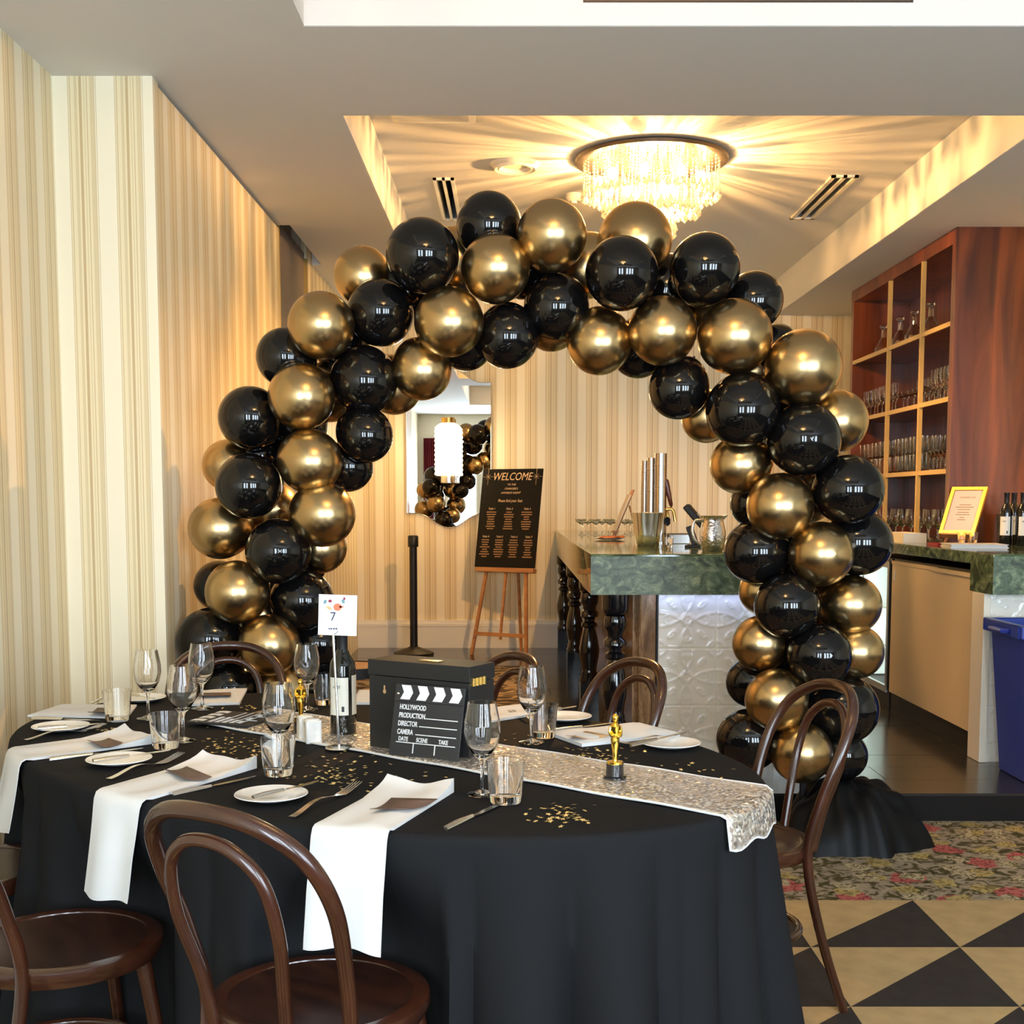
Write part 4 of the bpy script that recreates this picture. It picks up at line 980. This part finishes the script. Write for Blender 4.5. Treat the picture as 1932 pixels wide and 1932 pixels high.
# small easel with board, side on
p = ony(1160, 1018, 8.9)
es = empty('small_easel', (p.x, p.y, ZT), 0, 'small wooden tabletop easel holding a board, seen edge on', 'small easel')
MB().tube([(-.01, -.06, 0), (.125, -.06, .33)], .007, 6).build('front_leg', M_honey, es); MB().tube([(-.01, .06, 0), (.125, .06, .33)], .007, 6).build('front_leg', M_honey, es)
MB().tube([(.10, 0, .22), (.165, 0, 0)], .007, 6).build('back_leg', M_honey, es); MB().box(-.02, -.09, .03, .02, .09, .042).build('ledge', M_honey, es, False)
bo = MB().box(-.006, -.11, 0, .006, .11, .27, Matrix.Translation((.0, 0, .045)) @ Matrix.Rotation(.39, 4, 'Y')).build('small_sign', mat('pale_sign_card', lin((206, 190, 166)), .6), None, False); bo.location = (p.x - .005, p.y, ZT)
tag(bo, 'small tan sign resting on the tabletop easel', 'sign')
# coupe glasses
ME_coupe = MB().lathe([(.0005, .001), (.030, .0015), (.030, .003), (.006, .008), (.0035, .02), (.0035, .07), (.012, .082), (.038, .098), (.045, .118), (.0442, .118), (.037, .1), (.011, .085), (.0005, .082)], 24).mesh('coupe_glass', True, 60); ME_coupe.materials.append(M_glass)
for k in range(11):
    x = .52 + .105 * (k % 4) + (.05 if k // 4 % 2 else 0); y = 9.35 + .105 * (k // 4) * 1.0
    tag(inst('coupe_glass', ME_coupe, None, (x, y, ZT + .0005)), ('first', 'second', 'third', 'fourth')[k % 4] + ' coupe glass from the outer bar edge, ' + ('front', 'middle', 'wall side')[k // 4] + ' row of the cluster', 'coupe glass', 'coupe glasses clustered on the bar')
# snack board and shot glass
p = ony(1150, 1019, 8.25)
sn = empty('garnish_plate', (p.x, p.y, ZT), 0, 'oval plate of dried garnish slices before the small easel', 'plate')
MB().lathe([(.001, .003), (.07, .003), (.11, .012), (.111, .014), (.07, .007), (.001, .006)], 32).build('dish', M_china, sn)
M_citrus = mat('dried_citrus', lin((196, 110, 60)), .5)
for k in range(9):
    a = k * 2.4; rr = .02 + .008 * k
    MB().lathe([(.001, 0), (.022, 0), (.022, .005), (.001, .006)], 12, M=Matrix.Translation((rr * math.cos(a), rr * math.sin(a) * .7, .010 + .003 * (k % 3))) @ Euler((.3 * math.sin(k), .3 * math.cos(k), 0)).to_matrix().to_4x4()).build('slice', M_citrus, sn)
ME_shot = tumbler_mesh(.06, .024, .02); ME_shot.materials.append(M_glass)
p = ony(1262, 1040, 6.75); tag(inst('shot_glass', ME_shot, None, (p.x, p.y, ZT + .0005)), 'shot glass at the foot of the beer font', 'shot glass')
# ---- bar run by the cabinet
XB = 2.29
ct2 = MB().box(XB, YF, ZT - TH, 4.6, YF + .30, ZT).box(XB + .001, YF + .30, ZT - .06, XR2 - .001, 9.75, ZT)
ct2 = tag(ct2.build('bar_worktop', M_green, None, False, bevel=.004), 'green marble worktop running from the white tin post to under the cabinet', 'worktop')
MB().box(XB, YF - .006, ZT - TH + .001, 4.6, YF, ZT - .012).build('front_edge', M_green_edge, ct2, False)
pn = empty('bar_end', (XB, 6.10, ZP), 0, 'white tin tiled bar end behind the blue bin', 'bar')
MB().box(0, 0, 0, .035, .16, ZT - TH - ZP - .001).build('corner_post', M_cream, pn, False, bevel=.003)
MB().box(.035, .03, 0, 2.2, .16, ZT - TH - ZP - .001).build('carcass', M_cream, pn, False)
for c in range(4):
    for r in range(3): inst('tin_tile', ME_tin, pn, (.037 + c * TS, .028, ZT - TH - ZP - .003 - TS * (r + 1) + .012))
cb = empty('cream_cupboard', (XB + .02, 6.28, ZP), 0, 'cream painted cupboard below the worktop beside the passage', 'cupboard')
MB().box(.02, 0, .0, .62, 1.40, .93).build('carcass', M_black, cb, False)
dr_ = MB().box(0, .0, .115, .02, 1.38, .905).build('door', M_gatecream, cb, False, bevel=.002)
MB().box(-.008, .0, .895, .02, .62, .915).build('top_rail', M_gatecream, dr_, False); MB().box(-.004, .62, .900, .02, 1.38, .918).build('top_rail', M_gatecream, dr_, False)
MB().box(-.003, 1.31, .80, .001, 1.34, .86).build('catch', M_steel, dr_, False)
fg = empty('bar_fridge', (XB + .02, 7.72, ZP), 0, 'glass door drinks fridge glowing blue white under the worktop', 'fridge')
fb = MB(); fb.box(.02, 0, 0, .6, .04, .93).box(.02, .66, 0, .6, .70, .93).box(.02, .04, 0, .6, .66, .12).box(.02, .04, .89, .6, .66, .93).box(.56, .04, .12, .6, .66, .89)
fb.build('cabinet', M_black, fg, False)
MB().box(.03, .045, .13, .05, .07, .88).build('lamp_tube', M_fridge_light, fg, False); MB().box(.545, .05, .13, .555, .65, .88).build('liner_back', M_cream, fg, False); MB().box(.03, .645, .13, .55, .655, .88).build('liner_side', M_cream, fg, False)
def pane_mat():      # thin clear pane: straight-through plus surface reflection
    m = D.materials.new('thin_clear_pane'); m.use_nodes = True; nt = m.node_tree; nt.nodes.remove(nt.nodes['Principled BSDF'])
    t = nt.nodes.new('ShaderNodeBsdfTransparent'); g = nt.nodes.new('ShaderNodeBsdfGlossy'); g.inputs['Roughness'].default_value = .02
    f = nt.nodes.new('ShaderNodeFresnel'); x = nt.nodes.new('ShaderNodeMixShader')
    ge = nt.nodes.new('ShaderNodeNewGeometry'); k = nt.nodes.new('ShaderNodeMath'); k.operation = 'SUBTRACT'; k.inputs[0].default_value = 1; nt.links.new(ge.outputs['Backfacing'], k.inputs[1])
    mu = nt.nodes.new('ShaderNodeMath'); mu.operation = 'MULTIPLY'; nt.links.new(f.outputs[0], mu.inputs[0]); nt.links.new(k.outputs[0], mu.inputs[1])
    nt.links.new(mu.outputs[0], x.inputs[0]); nt.links.new(t.outputs[0], x.inputs[1]); nt.links.new(g.outputs[0], x.inputs[2]); nt.links.new(x.outputs[0], nt.nodes['Material Output'].inputs[0])
    return m
fd = MB().box(0, 0, .10, .02, .70, .14).box(0, 0, .87, .02, .70, .91).box(0, 0, .14, .02, .035, .87).box(0, .665, .14, .02, .70, .87).build('door_frame', M_brushed, fg, False)
MB().box(.008, .035, .14, .013, .665, .87).build('door_pane', pane_mat(), fd, False)
for k in range(2): MB().box(.06, .05, .36 + .24 * k, .54, .65, .37 + .24 * k).build('shelf', M_steel, fg, False)
L = D.lights.new('fridge_lamp', 'AREA'); L.shape = 'RECTANGLE'; L.size = .02; L.size_y = .72; L.energy = 12; L.color = (.6, .88, 1.0)   # the tube inside the fridge
o = D.objects.new('fridge_lamp', L); COL.objects.link(o); o.parent = fg; o.location = (.045, .075, .5); o.rotation_euler = (PI / 2, 0, 0)
# ---- cabinet with glasses
XF, YA, YZ_, CZ0, CZ1 = 2.58, 7.48, 9.75, ZT, ZS
cab = empty('back_bar_cabinet', (XF, YA, CZ0), 0, 'tall cherry wood back bar cabinet with gold edged shelves', 'cabinet')
CW = .445; CL = YZ_ - YA; CHH = CZ1 - CZ0
MB().box(0, 0, 0, CW, .07, CHH).build('side_panel', M_cherry, cab, False); MB().box(0, CL - .06, 0, CW, CL, CHH).build('side_panel', M_cherry, cab, False)
MB().box(0, .07, CHH - .085, CW, CL - .06, CHH).build('top_rail', M_cherry, cab, False)
Y1, Y2 = 8.09 - YA, 8.79 - YA
MB().box(CW - .02, .07, 0, CW - .002, Y1, CHH - .085).build('back_panel', M_cherry, cab, False); MB().box(CW - .02, Y2, 0, CW - .002, CL - .06, CHH - .085).build('back_panel', M_cherry, cab, False)
M_smoke = mat('smoky_mirror', (.34, .35, .37), .06, metal=1)
for k in range(2):
    for zz in range(5): MB().box(CW - .024, Y1 + k * (Y2 - Y1) / 2 + .003, zz * .345 + .003, CW - .014, Y1 + (k + 1) * (Y2 - Y1) / 2 - .003, min((zz + 1) * .345 - .003, CHH - .085)).build('mirror_tile', M_smoke, cab, False)
SH = [1.59 - CZ0, 2.015 - CZ0, 2.455 - CZ0]
for z in SH:
    s_ = MB().box(.016, .07, z - .020, CW - .02, CL - .06, z).build('shelf', M_cherry, cab, False)
    MB().box(0, .07, z - .026, .016, CL - .06, z + .002).build('edge_strip', M_oak_edge, s_, False)
for y_ in (Y1, Y2): MB().box(-.004, y_ - .011, 0, .022, y_ + .011, CHH - .085).build('divider', M_oak_edge, cab, False)
# decanters
ME_dec_b = MB().lathe([(.001, 0), (.062, 0), (.068, .01), (.064, .06), (.035, .115), (.018, .135), (.016, .19), (.026, .20), (.022, .2), (.012, .19), (.014, .138), (.03, .113), (.058, .06), (.06, .014), (.001, .01)], 16).mesh('decanter_body', True, 20)
ME_dec_s = MB().lathe([(.001, .185), (.010, .19), (.012, .205), (.028, .212), (.028, .228), (.001, .235)], 12).mesh('stopper', True, 20)
for m_ in (ME_dec_b, ME_dec_s): m_.materials.append(M_glass)
for px, lb in ((1667, 'cut glass decanter on the top shelf in the bay farthest from the cream cupboard'), (1698, 'cut glass decanter on the top shelf before the mirror, beside the gold divider'), (1724, 'cut glass decanter on the top shelf middle bay, second from its divider'), (1755, 'cut glass decanter alone in its top shelf bay by the side panel')):
    yy = onx(px, 640, 2.72).y; r = empty('decanter', (2.72, yy, SH[2] + CZ0), 0, lb, 'decanter', 'decanters on the top shelf'); inst('body', ME_dec_b, r); inst('stopper', ME_dec_s, r)
# flutes on the second shelf
ME_flute = MB().lathe([(.0005, .001), (.028, .0015), (.028, .003), (.005, .007), (.0035, .02), (.0035, .07), (.012, .085), (.0215, .115), (.0245, .16), (.023, .205), (.0222, .205), (.0235, .16), (.0205, .116), (.0005, .09)], 20).mesh('flute_glass', True, 60); ME_flute.materials.append(M_glass)
ME_bigw = wine_mesh(.95); ME_bigw.materials.append(M_glass)
ORD = ('first', 'second', 'third', 'fourth', 'fifth', 'sixth', 'seventh', 'eighth', 'ninth', 'tenth', 'eleventh')
def shelf_row(n, ya, yb, x, z, me, name, lb, cat, grp, scale=1):
    for k in range(n):
        o = inst(name, me, None, (x + random.uniform(-.006, .006), ya + (yb - ya) * (k + .5) / n, z + .0005)); o.scale = (scale,) * 3; tag(o, ORD[k] + ' ' + lb, cat, grp)
z2, z3, z1 = SH[1] + CZ0, SH[0] + CZ0, SH[2] + CZ0
shelf_row(8, YA + .08, YA + Y1 - .02, 2.66, z2, ME_flute, 'flute_glass', 'champagne flute from the side panel, front row of the middle shelf', 'flute glass', 'flutes in the side panel bay')
shelf_row(8, YA + .08, YA + Y1 - .02, 2.74, z2, ME_flute, 'flute_glass', 'champagne flute from the side panel, back row of the middle shelf', 'flute glass', 'flutes in the side panel bay')
shelf_row(6, YA + Y1 + .02, YA + Y2 - .02, 2.67, z2, ME_coupe, 'coupe_glass', 'coupe glass of the mirror bay on the middle shelf, counted from the side panel', 'coupe glass', 'coupes in the mirror bay')
shelf_row(6, YA + Y1 + .02, YA + Y2 - .02, 2.79, z2, ME_flute, 'flute_glass', 'flute behind the coupes of the mirror bay, counted from the side panel', 'flute glass', 'flutes in the mirror bay')
shelf_row(8, YA + Y2 + .02, YZ_ - .08, 2.67, z2, ME_flute, 'flute_glass', 'middle shelf flute past the second gold divider, counted towards the back wall', 'flute glass', 'flutes in the back wall bay')
# tumblers on the third shelf, stacked two high
ME_high = tumbler_mesh(.115, .034, .028); ME_high.materials.append(M_glass)
for row_, xx in enumerate((2.66, 2.75)):
    for tier in range(2):
        shelf_row(8, YA + Y1 + .02, YA + Y2 - .02, xx, z3 + tier * .1155, ME_high, 'highball_glass', 'highball of the mirror bay, %s tier, %s row, counted from the side panel' % (('lower', 'upper')[tier], ('front', 'back')[row_]), 'highball glass', 'stacked highballs in the mirror bay')
        if row_ == 0: shelf_row(8, YA + Y2 + .02, YZ_ - .08, xx, z3 + tier * .1155, ME_high, 'highball_glass', 'highball past the second gold divider, %s tier, counted towards the back wall' % ('lower', 'upper')[tier], 'highball glass', 'stacked highballs in the back wall bay')
shelf_row(7, YA + .08, YA + Y1 - .02, 2.66, z3, ME_coupe, 'liqueur_glass', 'small stemmed liqueur glass from the side panel on the lowest shelf', 'liqueur glass', 'liqueur glasses by the side panel')
# glasses on the worktop under the cabinet
shelf_row(11, YA + .12, YZ_ - .15, 2.66, ZT, ME_bigw, 'wine_glass', 'wine glass from the side panel, front row on the worktop under the cabinet', 'wine glass', 'wine glasses under the cabinet')
shelf_row(11, YA + .15, YZ_ - .12, 2.78, ZT, ME_bigw, 'wine_glass', 'wine glass from the side panel, back row on the worktop under the cabinet', 'wine glass', 'wine glasses under the cabinet')
# white tub, books, easel picture, shaker, bottles
p = ony(1715, 1018, 7.62)
tb2 = empty('straw_tub', (2.44, 7.85, ZT), 0, 'long white tub on the worktop before the wine glasses', 'tub')
MB().box(-.07, -.20, 0, .07, .20, .006).box(-.07, -.20, .006, -.062, .20, .057).box(.062, -.20, .006, .07, .20, .057).box(-.062, -.20, .006, .062, -.192, .057).box(-.062, .192, .006, .062, .20, .057).build('tub', M_cream, tb2, False)
p = BP(1822, 1030); 
bk = empty('menu_book', (2.50, 6.95, ZT), -.15, 'white menu book lying on the worktop under the gold frame', 'book'); MB().box(-.11, -.15, 0, .19, .15, .004).box(-.11, -.15, .014, .19, .15, .018).build('cover', M_paper, bk, False); MB().box(-.105, -.145, .004, .185, .145, .014).build('pages', M_white_linen, bk, False)
tag(MB().box(2.40, 7.12, ZT, 2.52, 7.30, ZT + .012).build('red_booklet', M_red, None, False, bevel=.001), 'dark red booklet on the worktop behind the menu book', 'booklet')
pf = empty('picture_easel', (2.60, 7.32, ZT), 0, 'wooden tabletop easel behind the gold frame', 'small easel')
# frame leaning back, turned a little towards the passage
FM = Matrix.Rotation(math.radians(-45), 4, 'Z') @ Matrix.Translation((0, -.04, .055)) @ Matrix.Rotation(math.radians(-30), 4, 'X')
for s in (-1, 1): MB().cyl(FM @ Vector((s * .075, .016, -.055)), FM @ Vector((s * .02, .016, .33)), .008, 8).build('front_leg', M_honey, pf)
MB().cyl(FM @ Vector((0, .02, .30)), Vector((.10, .17, .0)), .008, 8).build('back_leg', M_honey, pf); MB().box(-.09, -.03, -.012, .09, .01, -.002, FM).build('ledge', M_honey, pf, False)
gf = empty('gold_frame', (2.60, 7.32, ZT), 0, 'gold picture frame holding a printed cocktail list', 'picture frame')
FW, FH = .215, .31; t = .02
MB().box(-FW / 2, -.022, 0, FW / 2, -.004, t, FM).box(-FW / 2, -.022, FH - t, FW / 2, -.004, FH, FM).box(-FW / 2, -.022, t, -FW / 2 + t, -.004, FH - t, FM).box(FW / 2 - t, -.022, t, FW / 2, -.004, FH - t, FM).build('moulding', mat('gilt_frame', (.72, .46, .10), .35, metal=1), gf, False)
M_pink = mat('pale_pink_paper', lin((232, 214, 202)), .6)
pg = MB().box(-FW / 2 + t, -.012, t, FW / 2 - t, -.006, FH - t, FM).build('page', M_pink, gf, False)
tx = text('Cocktail List', .019, M_text_brown, pg, FM @ Vector((0, -.0125, FH * .77)), FM.to_euler(), 'CENTER'); tx.rotation_euler = (FM @ Matrix.Rotation(PI / 2, 4, 'X')).to_euler()
for k, (w, z) in enumerate(((.07, .62), (.11, .57), (.075, .52), (.07, .46), (.085, .41), (.03, .35), (.05, .30))): MB().box(-w / 2, -.0128, FH * z, w / 2, -.012, FH * z + .004, FM).build('text_line', M_text_brown, pg, False)
for k, xx in enumerate((2.50, 2.56)): tag(inst('shot_glass', ME_shot, None, (xx + .02, 7.08 - .02 * k, ZT + .0185)), ('shot glass on the menu book nearer the red booklet', 'shot glass on the menu book nearer the steel shaker tin')[k], 'shot glass', 'shot glasses by the gold frame')
sh = empty('cocktail_shaker', (2.86, 7.36, ZT), 0, 'plain steel shaker tin between the gold frame and wine bottles', 'shaker tin'); MB().lathe([(.001, 0), (.032, 0), (.044, .175), (.041, .175), (.030, .006), (.001, .006)], 32).build('tin', M_brushed, sh); MB().tube([(.0435 * math.cos(2 * PI * k / 32), .0435 * math.sin(2 * PI * k / 32), .175) for k in range(32)], .0018, 6, True).build('rim', M_steel, sh)
for k, (px, yy) in enumerate(((1897, 7.1), (1911, 7.25), (1928, 7.05))):
    q = ony(px, 1020, yy); bottle_thing((q.x, yy, ZT), -.3 + .2 * k, ('dark wine bottle in front, beside the steel shaker tin', 'dark wine bottle standing behind the other two', 'dark wine bottle on the side away from the shaker tin')[k], 'wine bottles on the cabinet side worktop')
# blue bin
bn = empty('wheelie_bin', (2.53, 5.78, ZP), 0, 'blue plastic bin standing before the tin tiled bar end', 'bin')
vs = [(-.20, -.17, 0), (.20, -.17, 0), (.20, .17, 0), (-.20, .17, 0), (-.245, -.21, .68), (.245, -.21, .68), (.245, .21, .68), (-.245, .21, .68), (-.225, -.19, .68), (.225, -.19, .68), (.225, .19, .68), (-.225, .19, .68), (-.18, -.15, .03), (.18, -.15, .03), (.18, .15, .03), (-.18, .15, .03)]
MB().add(vs, [(0, 3, 2, 1), (0, 1, 5, 4), (1, 2, 6, 5), (2, 3, 7, 6), (3, 0, 4, 7), (4, 5, 9, 8), (5, 6, 10, 9), (6, 7, 11, 10), (7, 4, 8, 11), (8, 9, 13, 12), (9, 10, 14, 13), (10, 11, 15, 14), (11, 8, 12, 15), (12, 13, 14, 15)]).build('tub', M_blue, bn, False, bevel=.008)
MB().box(-.275, -.235, .665, .275, -.20, .725).box(-.275, .20, .665, .275, .235, .725).box(-.275, -.2, .665, -.24, .2, .725).box(.24, -.2, .665, .275, .2, .725).build('rim', M_blue, bn, False, bevel=.006)
for s in (-1, 1): MB().tube([(s * .275, -.09, .69), (s * .30, -.07, .69), (s * .30, .07, .69), (s * .275, .09, .69)], .012, 8).build('handle', M_blue, bn)
for k in (-1, 1): MB().box(k * .10 - .012, -.215, .06, k * .10 + .012, -.17, .60, Matrix.Rotation(.055, 4, 'X')).build('rib', M_blue, bn, False, bevel=.004)

# ================================================================== BACK WALL THINGS
# mirror
mc = ony(847, 855, YB); mw = (ony(927, 855, YB).x - ony(768, 855, YB).x) / 2; zt_, zb_ = ony(847, 722, YB).z, ony(847, 968, YB).z
pts = []
def lobe(s):   # scalloped top / bottom edge
    out = []
    for k in range(41):
        u = -1 + 2 * k / 40; a = abs(u)
        h = 0 if a > .78 else (.125 * (.5 + .5 * math.cos(PI * (a - .0) / .78)))
        out.append((u * mw, h))
    return out
for x, h in lobe(1): pts.append((x, zt_ + h - mc.z))
for x, h in reversed(lobe(-1)): pts.append((x, zb_ - h - mc.z))
mir = empty('wall_mirror', (mc.x, YB, mc.z), 0, 'frameless wall mirror with scalloped top and bottom behind the lit sconce', 'mirror')
Mx = Matrix.Rotation(PI / 2, 4, 'X')
MB().prism(pts, .012, Mx @ Matrix.Scale(1, 4)).build('glass', M_mirror, mir, False)
MB().tube([(x, -.010, z) for x, z in pts], .003, 6, True).build('bevelled_rim', M_steel, mir)
# sconce on the mirror
sc_ = empty('wall_sconce', (mc.x, YB - .012, mc.z - .0), 0, 'glowing cylindrical glass wall sconce mounted on the mirror', 'wall lamp')
MB().box(-.05, -.03, -.24, .05, 0, .27).build('back_plate', M_brass, sc_, False)
sp = [(.095, .20)]
prf = []
for k in range(41): z = -.19 + .40 * k / 40; prf.append((.112 + .004 * math.sin(k * 1.57), z))
prf += [(.085, .235), (.055, .25)]
MB().lathe(prf, 40, c=(0, -.125, 0)).build('ribbed_shade', M_lampshade, sc_)
MB().lathe([(.001, .245), (.058, .245), (.058, .295), (.001, .295)], 24, c=(0, -.125, 0)).box(-.03, -.11, .255, .03, 0, .285).build('top_fitting', M_brass, sc_)
MB().lathe([(.001, -.255), (.062, -.255), (.062, -.185), (.001, -.185)], 24, c=(0, -.125, 0)).box(-.03, -.11, -.235, .03, 0, -.205).build('bottom_fitting', M_steel, sc_)
# stanchion post
p = onz(781, 1235, ZP)
sp_ = empty('stanchion_post', (p.x, p.y, ZP), 0, 'black belt barrier post standing before the mirror wall', 'barrier post')
MB().lathe([(.001, .0), (.165, .0), (.168, .018), (.15, .028), (.05, .062), (.033, .07), (.001, .07)], 10).build('base', M_black, sp_, True, 25)
MB().lathe([(.032, .07), (.032, .93), (.001, .93)], 24).build('post', M_black, sp_); MB().lathe([(.001, .90), (.042, .90), (.044, .905), (.044, .985), (.036, .995), (.001, .995)], 24).build('belt_head', M_black, sp_)
# welcome board on its easel
pe = onz(936, 1240, ZP)
EZ = math.radians(-27)
ea = empty('display_easel', (pe.x + .02, pe.y + .05, ZP), EZ, 'honey wood display easel carrying the black welcome board', 'easel')
lean = math.radians(11)
LM = Matrix.Rotation(-lean, 4, 'X')
for s in (-1, 1): MB().cyl(LM @ Vector((s * .255, 0, .0)), LM @ Vector((s * .10, 0, 1.55)), .017, 4).build('front_leg', M_honey, ea, False)
MB().cyl(LM @ Vector((0, 0, .14)), LM @ Vector((0, 0, 1.5)), .013, 4).build('centre_post', M_honey, ea, False)
MB().cyl(LM @ Vector((0, .03, 1.4)), Vector((.0, .42, .0)), .014, 4).build('back_leg', M_honey, ea, False)
MB().box(-.245, -.012, .165, .245, .012, .195, LM).build('crossbar', M_honey, ea, False); MB().box(-.27, -.045, .70, .27, .02, .735, LM).build('ledge', M_honey, ea, False)
wb = empty('welcome_board', (pe.x + .02, pe.y + .05, ZP), EZ, 'black welcome seating board with gold lettering on the easel', 'sign board')
BW_, BH_ = .56, .83; z0 = .737
MB().box(-BW_ / 2, -.040, z0, BW_ / 2, -.030, z0 + BH_, LM).build('panel', mat('board_black', (.004, .0035, .0035), .45, spec=.25), wb, False)
RT = (LM @ Matrix.Rotation(PI / 2, 4, 'X')).to_euler()
def wt(body, size, x, z, m=M_text_gold, sx=1, sh=.25): text(body, size, m, wb, LM @ Vector((x, -.0408, z0 + z)), RT, 'CENTER', sx, .0003, shear=sh)
wt('WELCOME', .092, 0, .735, sx=.82); wt('TO THE', .022, 0, .69); wt("CHARGER'S", .024, 0, .655); wt('AWARDS NIGHT', .024, 0, .62); wt('Please find your Seat', .034, 0, .55, sx=.8)
def lines(cx, z, n, seed):
    rn = random.Random(seed)
    for k in range(n):
        w = rn.uniform(.045, .10); MB().box(cx - w / 2, -.0408, z0 + z - .02 * k, cx + w / 2, -.0398, z0 + z - .02 * k + .009, LM).build('name_line', M_text_brown, wb, False)
for k, cx in enumerate((-.165, .0, .165)): wt('Table %d' % (k + 1), .024, cx, .485, sx=.9); lines(cx, .46, 8, k)
for k, cx in enumerate((-.20, -.07, .065, .20)): wt('Table %d' % (k + 4), .024, cx, .25, sx=.9); lines(cx, .225, 8, k + 9)
for cx in (-.225, .225):
    for k in range(4):
        a = PI * k / 4; l = .052 if k % 2 == 0 else .028
        if k == 2: l = .07
        d = Vector((math.cos(a), 0, math.sin(a)))
        MB().cyl(LM @ (Vector((cx, -.0405, z0 + .765)) - d * l), LM @ (Vector((cx, -.0405, z0 + .765)) + d * l), .0012, 4).build('star_ray', M_text_gold, wb, False)
# small round side table by the arch
p = onz(662, 1330, 0)
q = ony(662, 1256, 5.95); 
rt = empty('side_table', (q.x, 5.95, ZP), 0, 'small round wooden side table with black edge behind the arch foot', 'side table')
hh = q.z - ZP
MB().lathe([(.001, hh - .006), (.155, hh - .006), (.155, hh), (.001, hh)], 40).build('top', M_honey, rt); MB().lathe([(.150, hh - .045), (.170, hh - .045), (.172, hh + .004), (.156, hh + .004), (.155, hh - .006)], 40).build('edge_band', M_black, rt)
for k in range(3):
    a = 2 * PI * k / 3 + .4; MB().cyl((.14 * math.cos(a), .14 * math.sin(a), hh - .04), (.17 * math.cos(a), .17 * math.sin(a), 0), .014, 10).build('leg', M_black, rt)
# patterned rug on the platform
def rug_mat():
    m = D.materials.new('swirl_rug'); m.use_nodes = True; nt = m.node_tree; b = nt.nodes['Principled BSDF']
    tc = nt.nodes.new('ShaderNodeTexCoord'); n = nt.nodes.new('ShaderNodeTexNoise'); n.inputs['Scale'].default_value = 2.6; n.inputs['Detail'].default_value = 1; n.inputs['Distortion'].default_value = 2.2; nt.links.new(tc.outputs['Object'], n.inputs['Vector'])
    r = ramp(nt, [(0, lin((74, 60, 44))), (.47, lin((178, 150, 112))), (.545, lin((88, 74, 58))), (.63, lin((170, 146, 114)))], 'CONSTANT'); nt.links.new(n.outputs[0], r.inputs[0]); nt.links.new(r.outputs[0], b.inputs['Base Color']); b.inputs['Roughness'].default_value = .95
    return m
a_, b_ = onz(640, 1258, ZP), onz(1012, 1375, ZP)
tag(MB().box(-1.25, b_.y, ZP, .06, a_.y, ZP + .008).build('swirl_rug', rug_mat(), None, False), 'tan and brown swirl patterned rug on the dark platform floor', 'rug')
